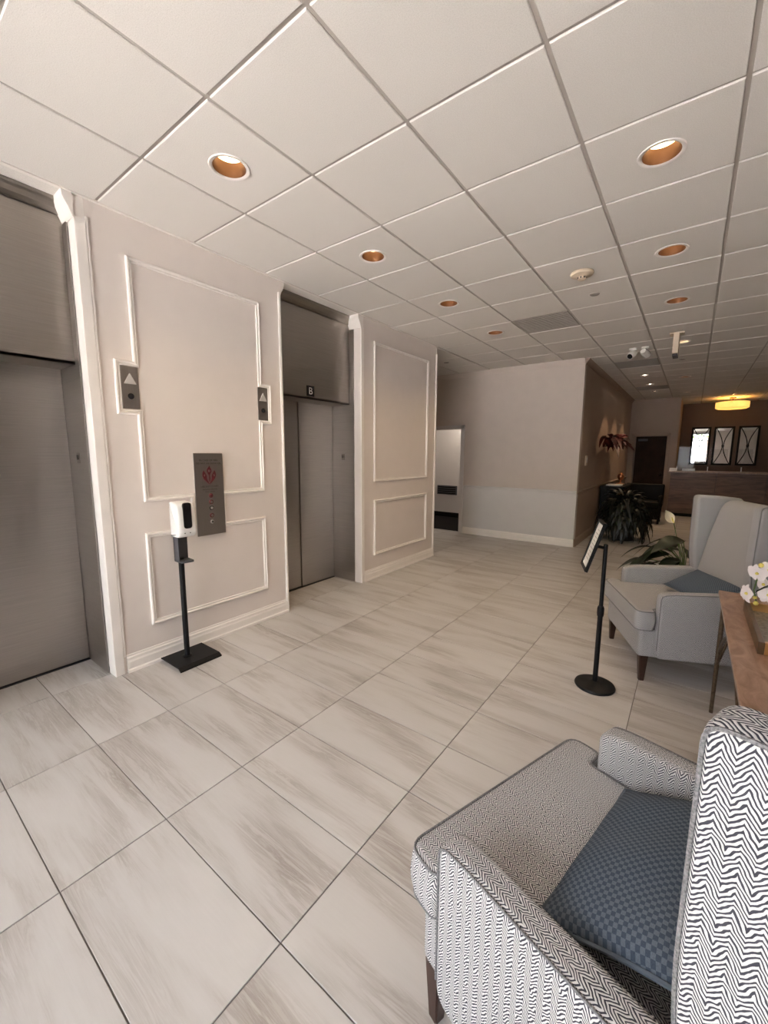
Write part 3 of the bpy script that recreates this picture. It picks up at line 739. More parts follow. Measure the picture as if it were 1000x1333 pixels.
def wing_chair():
    r = empty('wing_chair', (0, 0, 0))
    ch = 'chevron'
    MB().prism(rounded([(-.352, .035), (.352, .035), (.352, .84), (-.352, .84)], .03, 4), 2, .175, .37, .014, 3).build('seat_base', ch, r, 'all', True, False)
    T_ = rounded([(-.378, 0), (.378, 0), (.378, .112), (.303, .118), (.303, .68), (-.303, .68), (-.303, .118), (-.378, .112)], [.05, .05, .03, .012, .03, .03, .012, .03], 5)
    cs = cushion(T_, .362, .500).build('seat_cushion', ch, r, 'all', True, False)
    for zz in (.494, .369):
        MB().tube([(x, y, zz) for x, y in offset_loop(T_, .004)], .0034, 6, True).build('piping', 'piping', cs, True, False, False)
    for s in (-1, 1):
        def X(a): return (s*a[0], a[1]) if s > 0 else (s*a[1], a[0]*s)
        x0, x1 = sorted((s*.308, s*.388))
        pr = rounded([(.125, .178), (.125, .615), (.20, .628), (.80, .655), (.80, .178)], [.05, .055, .1, .05, .05], 6)
        a = MB().prism(pr, 0, x0, x1, .022, 4).build('arm', ch, r, 'all', True, False)
        path = [(s*.3835, y, z) for y, z in [(.1295, .235)]+[p for p in offset_loop(pr, .0045) if p[1] > .25 and p[0] < .62]+[(.62, .6425)]]
        MB().tube(path, .0028, 6).build('piping', 'piping', a, True, False, False)
        wp = rounded([(.612, .60), (.588, .80), (.592, 1.212), (.74, 1.206), (.890, 1.192), (.870, .50), (.70, .50)], [.06, .12, .034, .2, .035, .03, .03], 6)
        x0, x1 = sorted((s*.304, s*.392))
        wmb = MB().prism(wp, 0, x0, x1, .024, 4)
        for v in wmb.bm.verts:                                   # wings flare outward towards their front top
            k = max(0, (v.co.z-.62)/.57)*max(0, (.9-v.co.y)/.35); v.co.x += s*.022*k
        wg = wmb.build('wing', ch, r, 'all', True, False)
        op = [p for p in offset_loop(wp, .0055) if p[1] > .63 and p[0] < .86]
        k0 = min(range(len(op)), key=lambda k: op[k][1] + (10 if op[k][0] > .75 else 0)); op = op[k0:]+op[:k0]
        path = [(s*(.387+.022*max(0, (z-.62)/.57)*max(0, (.9-y)/.35)), y, z) for y, z in op]
        MB().tube(path, .0028, 6).build('piping', 'piping', wg, True, False, False)
    bp = rounded([(.63, .40), (.60, .52), (.675, .90), (.735, 1.13), (.775, 1.178), (.868, 1.182), (.85, .178), (.76, .178)], [.03, .12, .2, .06, .04, .03, .022, .022], 6)
    MB().prism(bp, 0, -.308, .308, .02, 3).build('backrest', ch, r, 'all', True, False)
    for sx in (-1, 1):
        for y, rear in ((.075, 0), (.79, 1)):
            mb = MB(); a, b = .027, .016; cx = sx*.322; dy = .05*rear; dx = sx*.004
            lo = [(cx+dx+p*b, y+dy+q*b, 0) for p, q in ((-1, -1), (1, -1), (1, 1), (-1, 1))]; hi = [(cx+p*a, y+q*a, .18) for p, q in ((-1, -1), (1, -1), (1, 1), (-1, 1))]
            A = [mb.bm.verts.new(p) for p in lo]; B = [mb.bm.verts.new(p) for p in hi]
            mb.bm.faces.new(A[::-1]); mb.bm.faces.new(B)
            for k in range(4): mb.bm.faces.new((A[k], A[(k+1) % 4], B[(k+1) % 4], B[k]))
            bmesh.ops.bevel(mb.bm, geom=[e for e in mb.bm.edges if abs(e.verts[0].co.z-e.verts[1].co.z) > .1], offset=.004, segments=2, affect='EDGES')
            mb.build('leg', 'leg_wood', r, False, False, False)
    return r
def rz_of(F): return math.atan2(F[0], -F[1])
ch1 = wing_chair(); ch1.location = (-.392, 1.157, 0); ch1.rotation_euler.z = rz_of((-.944, .33))
tag(ch1, 'black and white chevron wing chair with checked slate blue pillow', 'armchair', 'wing chairs by the console table')
ch2 = copy_tree(ch1); ch2.location = (-.356, 3.41, 0); ch2.rotation_euler.z = rz_of((-.917, -.398))
tag(ch2, 'grey chevron wing chair beyond the marble table holding a dark pillow', 'armchair', 'wing chairs by the console table')

def pillow_mesh(w, h, t):
    mb = MB(); bm = mb.bm; nx, ny = 28, 20; G = {}
    for sd_ in (1, -1):
        for i in range(nx+1):
            for j in range(ny+1):
                u = -1+2*i/nx; v = -1+2*j/ny
                edge = i in (0, nx) or j in (0, ny)
                if edge and sd_ < 0: G[sd_, i, j] = G[1, i, j]; continue
                pin = 1-.05*(1-u*u)*v*v*1.0; pin2 = 1-.05*(1-v*v)*u*u
                x = u*w/2*pin2; y = v*h/2*pin
                z = t/2*((1-abs(u)**2.6)*(1-abs(v)**2.6))**.55+.004*math.sin(7*u+2*v)*(1-u*u)*(1-v*v)
                G[sd_, i, j] = bm.verts.new((x, y, sd_*z))
    for sd_ in (1, -1):
        for i in range(nx):
            for j in range(ny):
                q = [G[sd_, i, j], G[sd_, i+1, j], G[sd_, i+1, j+1], G[sd_, i, j+1]]
                try: bm.faces.new(q if sd_ > 0 else q[::-1])
                except ValueError: pass
    me = mb.mesh('pillow', 'all', False)
    uvl = me.uv_layers.new(name='UVMap')
    for lp in me.loops: co = me.vertices[lp.vertex_index].co; uvl.data[lp.index].uv = (co.x+1, co.y+1)
    edge = [(u*w/2*(1-.05*0), -h/2*(1-.05*(1-u*u))) for u in [k/10-1 for k in range(0, 21)]]
    e2 = [(w/2*(1-.05*(1-v*v)), v*h/2) for v in [k/10-1 for k in range(0, 21)]]
    loop = edge[:-1]+e2[:-1]+[(-a, -b) for a, b in edge[:-1]]+[(-a, -b) for a, b in e2[:-1]]
    pm = MB().tube([(a, b, 0) for a, b in loop], .005, 6, True).mesh('welt', True)
    return me, pm
pme, pwe = pillow_mesh(.53, .30, .11)
def pillow(chair, s, t, z, rx, rz, ry, label, size=1.):
    root = link('throw_pillow', pme, 'check')
    R = Matrix.Rotation(chair.rotation_euler.z, 4, 'Z')
    loc = Vector(chair.location)+R @ Vector((s, t, z))
    root.matrix_world = Matrix.Translation(loc) @ R @ Matrix.Rotation(rz, 4, 'Z') @ Matrix.Rotation(rx, 4, 'X') @ Matrix.Rotation(ry, 4, 'Y') @ Matrix.Scale(size, 4)
    link('welt', pwe, 'check', root)
    tag(root, label, 'pillow', 'pillows on the wing chairs'); return root
pillow(ch1, .005, .42, .592, math.radians(24), math.radians(7), 0, 'slate blue checked lumbar pillow on the boldly patterned near armchair')
pillow(ch2, .055, .50, .602, math.radians(27), math.radians(9), 0, 'dark slate pillow on the armchair beyond the marble table', .86)

# ------------------------------------------------------------------ console table, tray, orchid
TX0, TX1, TY0, TY1, TZ = .185, .70, 1.595, 3.0, .74
tb = empty('console_table', ((TX0+TX1)/2, (TY0+TY1)/2, 0))
MB().box(TX0, TX1, TY0, TY1, TZ-.022, TZ, .004).build('marble_top', 'marble', tb)
MB().box(TX0+.02, TX1-.02, TY0+.02, TY1-.02, TZ-.036, TZ-.022).build('top_frame', 'iron', tb)
for x in (TX0+.03, TX1-.03):
    for y in (TY0+.03, TY1-.03):
        MB().tube([(x, y, TZ-.03), (x, y, .4), (x, y, 0)], [.013, .012, .010], 10).build('leg', 'iron', tb, smooth=True)
def arc(p, q, rise, n=14):
    p, q = Vector(p), Vector(q); out = []
    for k in range(n+1):
        t = k/n; c = p.lerp(q, t); c.z += rise*(math.sin(PI*t))**.6; out.append(c)
    return out
for y in (TY0+.03, TY1-.03):
    MB().tube(arc((TX0+.03, y, .30), (TX1-.03, y, .30), .36), .008, 8).build('arched_brace', 'iron', tb, smooth=True)
for x in (TX0+.03, TX1-.03):
    MB().tube(arc((x, TY0+.03, .30), (x, TY1-.03, .30), .36, 20), .008, 8).build('arched_brace', 'iron', tb, smooth=True)
tag(tb, 'console table with brown marble top and thin bronze legs', 'table')
tr = empty('serving_tray', (.455, 2.385, TZ))
MB().box(.275, .645, 2.11, 2.665, TZ, TZ+.012).build('tray_bottom', 'tray_base', tr)
for a in ((.268, .288, 2.10, 2.675), (.632, .652, 2.10, 2.675)): MB().box(*a, TZ, TZ+.05, .002).build('side_rail', 'copper_tray', tr)
for a in ((.288, .632, 2.10, 2.12), (.288, .632, 2.655, 2.675)): MB().box(*a, TZ, TZ+.05, .002).build('end_rail', 'tray_gold', tr)
tag(tr, 'rectangular wooden tray with gilded ends on the marble table', 'tray')

def orchid():
    bx, by = .47, 2.52
    r = empty('potted_orchid', (bx, by, TZ+.012))
    z0 = TZ+.012
    MB().lathe([(0, 0), (.055, 0), (.075, .08), (.08, .13), (.072, .13), (.066, .09), (0, .085)], (bx, by, z0), 28).build('pot', 'white_plastic', r, smooth=True)
    for k in range(5):
        an = k*1.3+.4; d = Vector((math.cos(an), math.sin(an), 0)); n_ = Vector((-d.y, d.x, 0)); mb = MB(); prev = None
        for q in range(8):
            t = q/7; c = Vector((bx, by, z0+.10))+d*(.18*t)+Vector((0, 0, .07*math.sin(PI*t*.9))); ww = .028*math.sin(PI*min(1, t*.9+.1))
            row = [mb.bm.verts.new(c-n_*ww+Vector((0, 0, .008))), mb.bm.verts.new(c), mb.bm.verts.new(c+n_*ww+Vector((0, 0, .008)))]
            if prev:
                mb.bm.faces.new((prev[0], prev[1], row[1], row[0])); mb.bm.faces.new((prev[1], prev[2], row[2], row[1]))
            prev = row
        mb.build('leaf', 'leaf_green', r, 'all')
    fl_pos = [(.335, 2.56, .985), (.298, 2.60, .955), (.330, 2.62, .90), (.272, 2.61, .845), (.345, 2.58, .86), (.375, 2.55, .93), (.385, 2.60, 1.03), (.42, 2.54, 1.0), (.40, 2.60, .88)]
    sp = [(bx, by, z0+.1), (bx+.01, by+.01, .98), (.46, 2.54, 1.08), (.41, 2.57, 1.10), (.35, 2.59, 1.05), (.30, 2.60, .95), (.290, 2.605, .87), (.303, 2.60, .815)]
    MB().tube(sp, .003, 6).build('flower_stem', 'stem', r, True)
    def petal_mesh(L_, Wd):
        mb = MB(); prev = None
        for q in range(7):
            t = q/6; ww = Wd*math.sin(PI*(t*.86+.1))**.8; z = .006*math.sin(PI*t)
            row = [mb.bm.verts.new((-ww, L_*t, z+.004)), mb.bm.verts.new((0, L_*t, z)), mb.bm.verts.new((ww, L_*t, z+.004))]
            if prev:
                mb.bm.faces.new((prev[0], prev[1], row[1], row[0])); mb.bm.faces.new((prev[1], prev[2], row[2], row[1]))
            prev = row
        return mb.mesh('petal', 'all')
    wide, slim = petal_mesh(.050, .031), petal_mesh(.046, .018)
    lip = MB().lathe([(0, 0), (.007, .002), (.006, .012), (0, .016)], n=10).mesh('lip', 'all')
    random.seed(3)
    for p in fl_pos:
        f = empty('flower', Vector(p)-base_of(r)); f.parent = r
        f.rotation_euler = Vector((-.75+random.uniform(-.3, .3), -.65+random.uniform(-.3, .3), .1+random.uniform(-.4, .3))).to_track_quat('Z', 'Y').to_euler()
        for k, (an, me) in enumerate(((90, slim), (15, wide), (165, wide), (232, slim), (308, slim))):
            o = link('petal', me, 'petal', f); o.rotation_euler = (0, 0, math.radians(an-90)); o.location = (0, 0, .002 if me is wide else 0)
        link('lip', lip, 'bud', f)
    for p, rr in (((.303, 2.60, .806), .011), ((.300, 2.57, 1.0), .011), ((.298, 2.605, .832), .009)):
        MB().lathe([(0, -rr), (rr*.7, -rr*.7), (rr, 0), (rr*.7, rr*.7), (0, rr*1.1)], p, 12).build('bud', 'bud', r, 'all')
    tag(r, 'potted white orchid with yellow buds standing in the tray', 'orchid')
orchid()

# ------------------------------------------------------------------ ceiling fixtures
def downlight(rad, glow, pos, warm, watts, blend=1.0, angle=125):
    x, y = pos
    r = empty('recessed_downlight', (x, y, CZ))
    MB().lathe([(rad-.004, -.001), (rad+.002, -.005), (rad+.014, -.0045), (rad+.017, 0), (rad-.004, .002)], n=36).build('trim_ring', 'trim', r, True, False, False)
    D = .066 if rad > .07 else .010
    MB().lathe([(rad-.004, .0), (rad-.007, D*.4), (rad-.014, D*.9), (rad-.017, D+.004)], n=36).build('reflector_cone', 'bronze', r, 'all', False, False)
    MB().lathe([(0, D), (rad*.5, D), (rad*.55, D-.004), (rad-.016, D)], n=32).build('lamp_disc', glow, r, 'all', False, False)
    MB().lathe([(rad+.0, .023), (rad+.01, .13), (0, .14)], n=20).build('housing', 'black_metal', r, True, False, False)
    ld = bpy.data.lights.new('downlight_spot', 'SPOT'); ld.energy = watts; ld.color = warm; ld.spot_size = math.radians(angle); ld.spot_blend = blend
    ld.shadow_soft_size = .03
    lo = bpy.data.objects.new('downlight_spot', ld); COL.objects.link(lo); lo.parent = r; lo.location = (0, 0, -.008)
    return r
WARM = (1, .72, .42)
names_big = {(0, 0): 'recessed bronze downlight closest to the left elevator', (0, 2): 'recessed bronze downlight in front of elevator B', (0, 4): 'recessed bronze downlight in front of the small panelled wall',
             (0, 6): 'recessed bronze downlight near the tan far wall and vent', (3, 2): 'large glowing recessed downlight above the armchairs and marble table', (3, 4): 'recessed downlight in line between smoke detector and armchairs',
             (3, 6): 'recessed downlight just before the hanging ceiling sign', (3, 9): 'recessed downlight partly hidden behind the hanging ceiling sign', (3, 14): 'dim recessed downlight near the reception desk'}
for c in big_lights:
    tag(downlight(.088, 'lampglow', (col_c(c[0]), row_c(c[1])), WARM, (9 if c[0] == 3 else 15) if c[1] < 10 else 3), names_big[c], 'ceiling light', 'recessed bronze downlights')
names_small = {(2, 13): 'small bright spotlight just past the second air vent', (2, 15): 'small bright spotlight between two corridor air vents', (2, 17): 'small bright spotlight closest to the dark corridor door',
               (4, 20): 'small spotlight on the left above the reception mirrors', (5, 20): 'small spotlight right of the amber drum lamp', (3, 18): 'dim small spotlight above the reception desk corner'}
for c in small_lights:
    dl = downlight(.062, 'lampglow_s' if c != (3, 18) else 'lampglow', (col_c(c[0]), row_c(c[1])), (1, .68, .40), 15 if c[0] == 2 else 2.5, .35, 84)
    tag(dl, names_small[c], 'ceiling light', 'small corridor spotlights')
sm = empty('smoke_detector', (-.868, 3.885, CZ))
MB().lathe([(0, 0), (.088, 0), (.09, -.01), (.082, -.022), (.045, -.03), (.04, -.034), (0, -.034)], n=32).build('base', 'cream_plastic', sm, True, False, False)
MB().lathe([(0, -.034), (.034, -.034), (.034, -.05), (.022, -.058), (0, -.058)], n=24).build('sensor_head', 'cream_plastic', sm, True, False, False)
for k in range(8):
    o = MB().box(.030, .036, -.005, .005, -.049, -.037).build('slot', 'black_metal', sm, False, False, False); o.rotation_euler.z = k*PI/4
tag(sm, 'round cream smoke detector on a ceiling tile', 'smoke detector')
for (x, y), lb in (((-.872, 4.45), 'flat round grey sprinkler cover beside the smoke detector'), ((-.27, 8.13), 'flat round sprinkler cover behind the hanging sign'), ((-3.38, 6.22), 'flat round sprinkler cover above the recess by the open doorway')):
    s = empty('sprinkler_cover', (x, y, CZ))
    MB().lathe([(0, -.005), (.038, -.005), (.042, -.002), (.042, 0), (0, 0)], n=28).build('cover_plate', 'vent', s, True, False, False)
    MB().lathe([(.045, 0), (.045, -.0015), (.049, -.0015), (.049, 0)], n=28).build('rim', 'trim', s, True, False, False)
    tag(s, lb, 'sprinkler', 'ceiling sprinkler covers')
def sec_cam(x, y, aim, label):
    r = empty('security_camera', (x, y, CZ))
    MB().lathe([(0, 0), (.05, 0), (.05, -.015), (.02, -.03), (0, -.03)], n=24).build('mount', 'white_plastic', r, True, False, False)
    q = Vector(aim).normalized().to_track_quat('Z', 'Y').to_matrix().to_4x4()
    b = MB().lathe([(0, -.055), (.035, -.055), (.046, -.03), (.048, .06), (.044, .07), (0, .07)], n=24); b.bm.transform(Matrix.Translation((0, 0, -.075)) @ q)
    bo = b.build('camera_body', 'white_plastic', r, True, False, False)
    l = MB().lathe([(0, .074), (.034, .074), (.038, .066)], n=24); l.bm.transform(Matrix.Translation((0, 0, -.075)) @ q); l.build('lens', 'black_gloss', bo, True, False, False)
    tag(r, label, 'camera', 'ceiling security cameras')
sec_cam(-.815, 6.95, (-.35, -.75, -.55), 'white ceiling security camera with black lens facing the elevators')
sec_cam(-.665, 6.95, (.4, .9, -.35), 'white ceiling security camera turned away towards the reception')
hs_ = empty('hanging_sign', (-.29, 6.40, CZ))
MB().box(-.075, .075, -.07, .07, -.02, 0, .004).build('ceiling_canopy', 'cream_plastic', hs_, False, False, False)
MB().box(-.03, .03, -.14, .14, -.26, -.02, .006).build('sign_body', 'cream_plastic', hs_, False, False, False)
MB().box(-.028, .028, -.10, .10, -.285, -.26, .006).build('battery_pack', 'grey_plastic', hs_, False, False, False)
tag(hs_, 'cream box sign hanging edge-on from the ceiling', 'hanging sign')
dl_ = empty('drum_lamp', (.69, 14.15, CZ))
MB().lathe([(0, 0), (.07, 0), (.07, -.02), (.012, -.03), (.012, -.14), (0, -.14)], n=24).build('canopy', 'bronze', dl_, True, False, False)
MB().lathe([(.30, -.11), (.345, -.12), (.345, -.26), (.30, -.285), (.29, -.25), (.29, -.12)], n=40).build('shade', 'shade', dl_, True, False, False)
MB().lathe([(0, -.27), (.29, -.262), (.29, -.258), (0, -.258)], n=40).build('diffuser', 'shade', dl_, True, False, False)
ld = bpy.data.lights.new('drum_bulb', 'POINT'); ld.energy = 2.5; ld.color = (1, .6, .22); ld.shadow_soft_size = .06
lo = bpy.data.objects.new('drum_bulb', ld); COL.objects.link(lo); lo.parent = dl_; lo.location = (0, 0, -.16)
tag(dl_, 'glowing amber drum ceiling lamp above the reception', 'ceiling lamp')
# closet light behind the doorway
cl_ = empty('closet_light', (-3.95, 8.62, 2.6))
MB().lathe([(0, -.05), (.10, -.045), (.13, -.02), (.14, 0), (0, 0)], n=28).build('diffuser', 'lampglow_s', cl_, True, False, False)
ld = bpy.data.lights.new('closet_bulb', 'POINT'); ld.energy = 9; ld.color = (1, .93, .82); ld.shadow_soft_size = .08
lo = bpy.data.objects.new('closet_bulb', ld); COL.objects.link(lo); lo.parent = cl_; lo.location = (0, 0, -.14)
tag(cl_, 'round closet ceiling light behind the open doorway', 'ceiling light')
gv = empty('wall_grille', (-4.72, 8.93, .54))
MB().box(-5.0, -4.47, 8.905, 8.93, .54, .76, .003).build('grille_frame', 'grey_plastic', gv)
for k in range(4):
    z = .575+k*.048; MB().box(-4.97, -4.50, 8.892, 8.906, z-.012, z+.012).build('slat', 'black_wood', gv)
tag(gv, 'dark louvred grille on the closet wall behind the doorway', 'wall grille')

# ------------------------------------------------------------------ corridor and reception furniture
th = empty('thermostat', (XC, 7.72, 1.33))
MB().box(XC, XC+.02, 7.66, 7.78, 1.33, 1.50, .004).build('cover', 'cream_plastic', th)
MB().box(XC+.02, XC+.024, 7.69, 7.75, 1.38, 1.47).build('display', 'white_plastic', th)
tag(th, 'small cream thermostat on the corridor wall', 'thermostat')
def strap_leaf(L_, Wd, droop, rise, n=9, fold=.25):
    mb = MB(); prev = None
    for q in range(n+1):
        t = q/n; x = L_*t*(1-.12*droop*t); z = rise*t-droop*L_*t*t; ww = Wd*(math.sin(PI*(t**.7*.93+.05)))**.8
        row = [mb.bm.verts.new((x, -ww, z+fold*ww)), mb.bm.verts.new((x, 0, z)), mb.bm.verts.new((x, ww, z+fold*ww))]
        if prev:
            mb.bm.faces.new((prev[0], prev[1], row[1], row[0])); mb.bm.faces.new((prev[1], prev[2], row[2], row[1]))
        prev = row
    return mb.mesh('leaf', 'all')
def bush():
    bx, by = -.91, 8.45
    r = empty('potted_bush', (bx, by, 0))
    MB().lathe([(0, 0), (.17, 0), (.22, .30), (.23, .34), (.20, .34), (.19, .30), (0, .29)], n=28).build('pot', 'terracotta', r, True, False, False)
    MB().tube([(0, 0, .28), (.01, 0, .55), (0, .01, .75)], [.04, .035, .02], 8).build('trunk', 'bark', r, True, False, False)
    ms = [strap_leaf(.30, .030, 1.5, .20), strap_leaf(.27, .034, 1.2, .20), strap_leaf(.34, .027, 1.9, .22), strap_leaf(.28, .030, .7, .28)]
    random.seed(11)
    for k in range(285):
        t = (k+.5)/285; an = k*2.39996; el = t*1.45; q = random.uniform(.7, 1)
        bxr = .36*math.cos(el)*q; z = .25+.56*math.sin(el)*q
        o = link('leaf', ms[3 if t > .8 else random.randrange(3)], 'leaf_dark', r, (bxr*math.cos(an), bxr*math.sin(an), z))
        o.rotation_euler = (random.uniform(-.4, .4), -.5*t+random.uniform(-.2, .2)+.45, an); sc_ = random.uniform(.75, 1.0); o.scale = (sc_, sc_, sc_)
    tag(r, 'large dark bushy plant with drooping strap leaves by the corridor wall', 'potted plant')
bush()
def lily():
    bx, by = .03, 5.0
    r = empty('peace_lily', (bx, by, 0))
    MB().lathe([(0, 0), (.12, 0), (.16, .28), (.17, .33), (.15, .33), (.14, .29), (0, .28)], n=28).build('pot', 'terracotta', r, True, False, False)
    def big_leaf(L_, Wd, droop):
        mb = MB(); prev = None; n = 9
        for q in range(n+1):
            t = q/n; x = L_*t; z = .10*t-droop*L_*t*t; ww = Wd*(math.sin(PI*(t**.85*.96+.03)))**.9
            row = [mb.bm.verts.new((x, -ww, z+.18*ww)), mb.bm.verts.new((x, 0, z)), mb.bm.verts.new((x, ww, z+.18*ww))]
            if prev:
                mb.bm.faces.new((prev[0], prev[1], row[1], row[0])); mb.bm.faces.new((prev[1], prev[2], row[2], row[1]))
            prev = row
        return mb.mesh('leaf', 'all')
    ms = [big_leaf(.32, .075, .7), big_leaf(.28, .08, .5), big_leaf(.36, .07, 1.0)]
    random.seed(5)
    specs = [(175, .22, .50), (195, .16, .44), (160, .14, .58), (215, .18, .60), (140, .16, .52), (185, .08, .66), (230, .10, .50), (120, .10, .62), (250, .14, .48), (205, .26, .40), (90, .12, .55), (30, .12, .55), (-30, .14, .52), (300, .14, .5), (168, .06, .56), (222, .05, .68), (182, .20, .36), (200, .30, .46), (170, .32, .40), (190, .14, .52), (210, .10, .40), (178, .26, .56)]
    for k, (an, rad, z) in enumerate(specs):
        a = math.radians(an); c = Vector((rad*math.cos(a), rad*math.sin(a), z))
        st = MB().tube([(0, 0, .28), (c.x*.45, c.y*.45, (z+.28)/2+.06), c], .004, 6).build('leaf_stalk', 'stem', r, True, False, False)
        o = link('leaf', ms[k % 3], 'leaf_green', r, c); o.rotation_euler = (random.uniform(-.4, .4), random.uniform(-.1, .4), a+random.uniform(-.3, .3))
    fc = Vector((-.13, 0, .84))
    MB().tube([(0, 0, .28), (-.07, 0, .6), fc], .004, 6).build('flower_stalk', 'stem', r, True, False, False)
    mb = MB(); prev = None
    for q in range(9):
        t = q/8; c = fc+Vector((-.085*t*(1-.1*t), -.02*t, .125*t)); ww = .046*math.sin(PI*(t**.8*.96+.02))
        lat = Vector((.72, .35, .52))*ww
        row = [mb.bm.verts.new(c-lat+Vector((0, -.012, 0))), mb.bm.verts.new(c+Vector((0, .018*math.sin(PI*t), 0))), mb.bm.verts.new(c+lat+Vector((0, -.012, 0)))]
        if prev:
            mb.bm.faces.new((prev[0], prev[1], row[1], row[0])); mb.bm.faces.new((prev[1], prev[2], row[2], row[1]))
        prev = row
    mb.build('spathe', 'spathe', r, 'all', False, False)
    MB().tube([fc, fc+Vector((-.012, 0, .03)), fc+Vector((-.02, 0, .055))], [.006, .007, .004], 8).build('spadix', 'bud', r, True, False, False)
    tag(r, 'peace lily with one cream flower behind the far armchair', 'potted plant')
lily()
def swag():
    r = empty('wall_swag', (XC, 9.45, 1.72))
    MB().lathe([(0, 0), (.12, .02), (.15, .10), (.13, .10), (0, .04)], (.16, 0, -.06), 20).build('wall_basket', 'black_wood', r, True, False, False)
    MB().box(0, .17, -.02, .02, -.04, -.02).build('bracket', 'black_wood', r, False, False, False)
    ms = [strap_leaf(.55, .045, .55, .22, 7), strap_leaf(.45, .055, .35, .22, 7), strap_leaf(.7, .04, .7, .2, 7)]
    random.seed(9)
    for k in range(64):
        sg_ = random.choice((-1, 1)); an = sg_*random.uniform(1.15, 1.62)
        o = link('leaf', ms[k % 3], 'leaf_red', r, (random.uniform(.12, .22), sg_*random.uniform(-.1, .75), .06+random.uniform(-.06, .10)))
        o.rotation_euler = (random.uniform(-.5, .5), random.uniform(-.15, .2), an); sc_ = random.uniform(.7, 1.1); o.scale = (sc_, sc_, sc_*.45)
    tag(r, 'dark red foliage arrangement mounted on the corridor wall', 'wall plant')
swag()
cn = empty('hall_console', (-1.24, 9.75, 0))
MB().box(-1.46, -1.02, 9.2, 10.3, .86, .90, .004).build('top', 'black_wood', cn)
MB().box(-1.44, -1.05, 9.23, 10.27, .12, .86).build('body', 'black_wood', cn)
for k in range(3): d_ = MB().box(-1.05, -1.035, 9.25+k*.34, 9.57+k*.34, .14, .84, .003).build('door', 'door_dark', cn); MB().box(-1.035, -1.022, 9.53+k*.34, 9.54+k*.34, .45, .58).build('handle', 'copper', d_)
for x in (-1.42, -1.07):
    for y in (9.25, 10.25): MB().box(x-.02, x+.02, y-.02, y+.02, 0, .12).build('leg', 'black_wood', cn)
tag(cn, 'black hall console cabinet behind the dark bush', 'cabinet')
bk = MB(); bk.box(-1.36, -1.10, 9.28, 9.62, .90, .925, .003); o = bk.build_c('magazine_stack', 'paper'); tag(o, 'pale magazines lying on the black hall console', 'magazines')
orn = empty('copper_ornament', (-1.20, 10.02, .90))
MB().lathe([(0, 0), (.07, 0), (.07, .012), (.015, .03), (.015, .08), (.05, .11), (.065, .16), (.05, .21), (.02, .24), (0, .25)], n=24).build('finial', 'copper', orn, True, False, False)
MB().lathe([(.07, .0), (.085, .0), (.085, .008), (.07, .012)], n=24).build('foot_ring', 'copper', orn, True, False, False)
tag(orn, 'small copper ornament on the black hall console', 'ornament')
bc = empty('black_bench', (-.83, 11.0, 0))
MB().box(-1.22, -.46, 10.75, 11.30, .36, .50, .04, 3).build('seat', 'black_wood', bc, True)
MB().box(-1.22, -.46, 11.20, 11.34, .40, .86, .03, 3).build('backrest', 'black_wood', bc, True)
for x in (-1.20, -.54): MB().box(x, x+.06, 10.75, 11.30, .20, .62, .02, 2).build('arm', 'black_wood', bc, True)
MB().box(-1.2, -.48, 10.78, 11.28, .10, .36).build('seat_base', 'black_wood', bc)
for x in (-1.17, -.51):
    for y in (10.8, 11.25): MB().box(x-.02, x+.02, y-.02, y+.02, 0, .10).build('leg', 'black_wood', bc)
tag(bc, 'black bench seat in front of the dark corridor door', 'bench')
# reception desk
DY = 12.6
dk_ = empty('reception_desk', (1.6, DY+.35, 0))
for k in range(5):
    x0 = -.42+k*.9; MB().box(x0+.003, x0+.897, DY, DY+.03, .08, 1.09, .003).build('front_panel', 'desk_wood', dk_)
MB().box(-.42, -.39, DY+.03, DY+.62, .08, 1.09).build('end_panel', 'desk_wood', dk_)
MB().box(-.40, 4.06, DY+.03, DY+.60, .0, 1.05).build('carcass', 'black_wood', dk_)
MB().box(-.46, 4.10, DY-.05, DY+.66, 1.09, 1.125, .004).build('counter_top', 'marble', dk_)
tag(dk_, 'long brown veneered reception desk with stone counter', 'reception desk')
sg = empty('counter_screen', (.55, DY+.12, 1.125))
for x0, x1 in ((-.30, .28), (.32, .90), (.94, 1.52)): MB().box(x0, x1, DY+.117, DY+.123, 1.14, 1.72).build('acrylic_pane', 'acrylic', sg)
for x in (-.31, .30, .92, 1.53): MB().box(x-.008, x+.008, DY+.09, DY+.15, 1.125, 1.24).build('clip', 'silver', sg)
tag(sg, 'clear acrylic screen standing on the reception counter', 'screen')
o = MB().box(-.20, .06, DY+.16, DY+.36, 1.125, 1.185, .004).build_c('paper_stack', 'paper'); tag(o, 'stack of white paper on the reception counter', 'paper')
ca = empty('card_holder', (-.38, DY-.01, 1.125))
MB().box(-.455, -.30, DY-.045, DY+.02, 1.125, 1.135).build('tray', 'white_plastic', ca); MB().box(-.455, -.30, DY+.012, DY+.02, 1.125, 1.20).build('back', 'white_plastic', ca)
MB().box(-.44, -.315, DY-.03, DY+.0, 1.135, 1.18).build('cards', 'paper', ca)
tag(ca, 'white card holder on the corner of the reception counter', 'card holder')
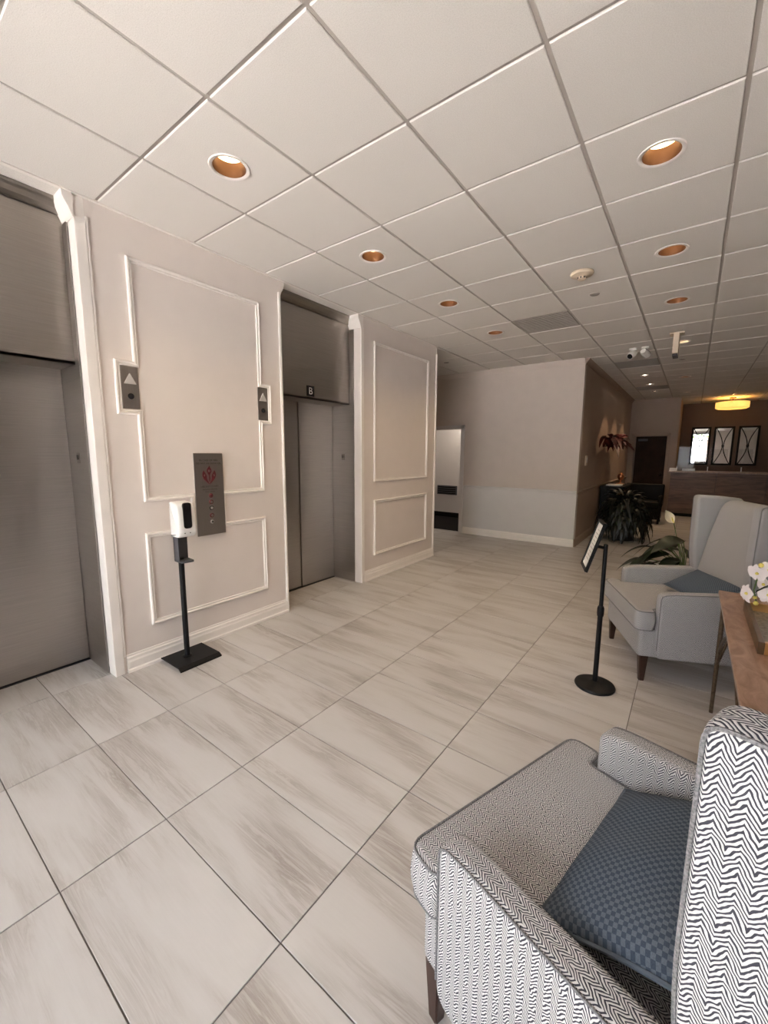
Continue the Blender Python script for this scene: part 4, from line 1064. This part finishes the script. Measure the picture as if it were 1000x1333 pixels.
# mirrors
for k, (x0, x1) in enumerate(((-.10, .345), (.415, .865), (.945, 1.395))):
    r = empty('wall_mirror', ((x0+x1)/2, YR, 1.24)); z0, z1 = 1.24, 2.32
    MB().box(x0+.02, x1-.02, YR-.016, YR-.004, z0+.02, z1-.02).build('mirror_glass', 'mirror', r)
    sweep_loop(MB(), [(x0, z0), (x1, z0), (x1, z1), (x0, z1)], [(0, 0), (0, .035), (.045, .035), (.05, 0)], lambda a, b, h: (a, YR-h, b)).build('frame', 'black_wood', r)
    cx = (x0+x1)/2; cz = (z0+z1)/2; hw = (x1-x0)/2-.05
    for s in (-1, 1):
        path = [(cx+s*(hw-(hw-.012)*math.cos(PI/2*t)), YR-.03, cz+.5*t) for t in [q/10-1 for q in range(21)]]
        MB().tube(path, .010, 6).build('lattice_bar', 'black_wood', r, True)
    MB().lathe([(.018, -.006), (.032, -.006), (.032, .006), (.018, .006), (.018, -.006)], (cx, YR-.03, cz), 18, 'Y').build('rosette', 'black_wood', r)
    tag(r, ['black lattice wall mirror reflecting the bright entrance', 'middle black lattice wall mirror behind the reception', 'black lattice wall mirror farthest from the dark corridor door'][k], 'mirror', 'lattice mirrors behind the reception')

# ------------------------------------------------------------------ outside the entrance
struct(MB().box(-40, 40, -60, YE-.14, -.10, -.02).build('ground', 'pave'), 'sunlit pavement outside the entrance')
def tree(x, y, label):
    r = empty('street_tree', (x, y, -.02))
    MB().tube([(0, 0, 0), (.05, 0, 1.4), (0, .1, 2.8), (.1, 0, 4.2)], [.16, .13, .11, .06], 10).build('trunk', 'bark', r, True, False, False)
    mb = MB(); random.seed(int(x*10)+50)
    for k in range(900):
        d = Vector((random.gauss(0, 1), random.gauss(0, 1), random.gauss(0, 1))).normalized()*random.uniform(.4, 1)
        c = Vector((d.x*2.2, d.y*2.0, 4.4+d.z*1.7)); n_ = Vector((random.gauss(0, 1), random.gauss(0, 1), random.gauss(0, 1))).normalized()
        a = n_.orthogonal().normalized()*.17; b = n_.cross(a).normalized()*.10
        mb.bm.faces.new([mb.bm.verts.new(c+p) for p in (a, b, -a, -b)])
    c = mb.build('foliage', 'tree', r, False, False, False); c['kind'] = 'stuff'
    tag(r, label, 'tree', 'trees across the pavement')
tree(.9, -14.5, 'leafy street tree across the pavement seen in the mirror');

M['brick'] = plain('dark_brick', (.075, .068, .065), .85, var=.2, scale=2)
def blocker(x0, x1, label):  # added outside the view; masks the low sky so the corridor stays dark
    r = empty('blocker', ((x0+x1)/2, -20, -.02))
    MB().box(x0, x1, -23, -17.4, -.02, 6.2).build('wall', 'brick', r)
    MB().box(x0-.2, x1+.2, -23.2, -17.2, 6.2, 6.5).build('roof', 'roof', r)
    n = int((x1-x0)/3)
    for k in range(n):
        a = x0+.8+k*3
        for z0, z1 in ((.9, 2.6), (3.8, 5.3)):
            wdw = MB().box(a, a+1.5, -17.44, -17.34, z0, z1).build('window', 'alu', r); MB().box(a+.06, a+1.44, -17.36, -17.32, z0+.06, z1-.06).build('pane', 'black_gloss', wdw)
    tag(r, label, 'blocker', 'blockers added to cut low sky light')
blocker(-30, -1.6, 'dark brick building across the pavement, added to cut low sky light, elevator side'); blocker(2.6, 30, 'dark brick building across the pavement, added to cut low sky light, lounge side')
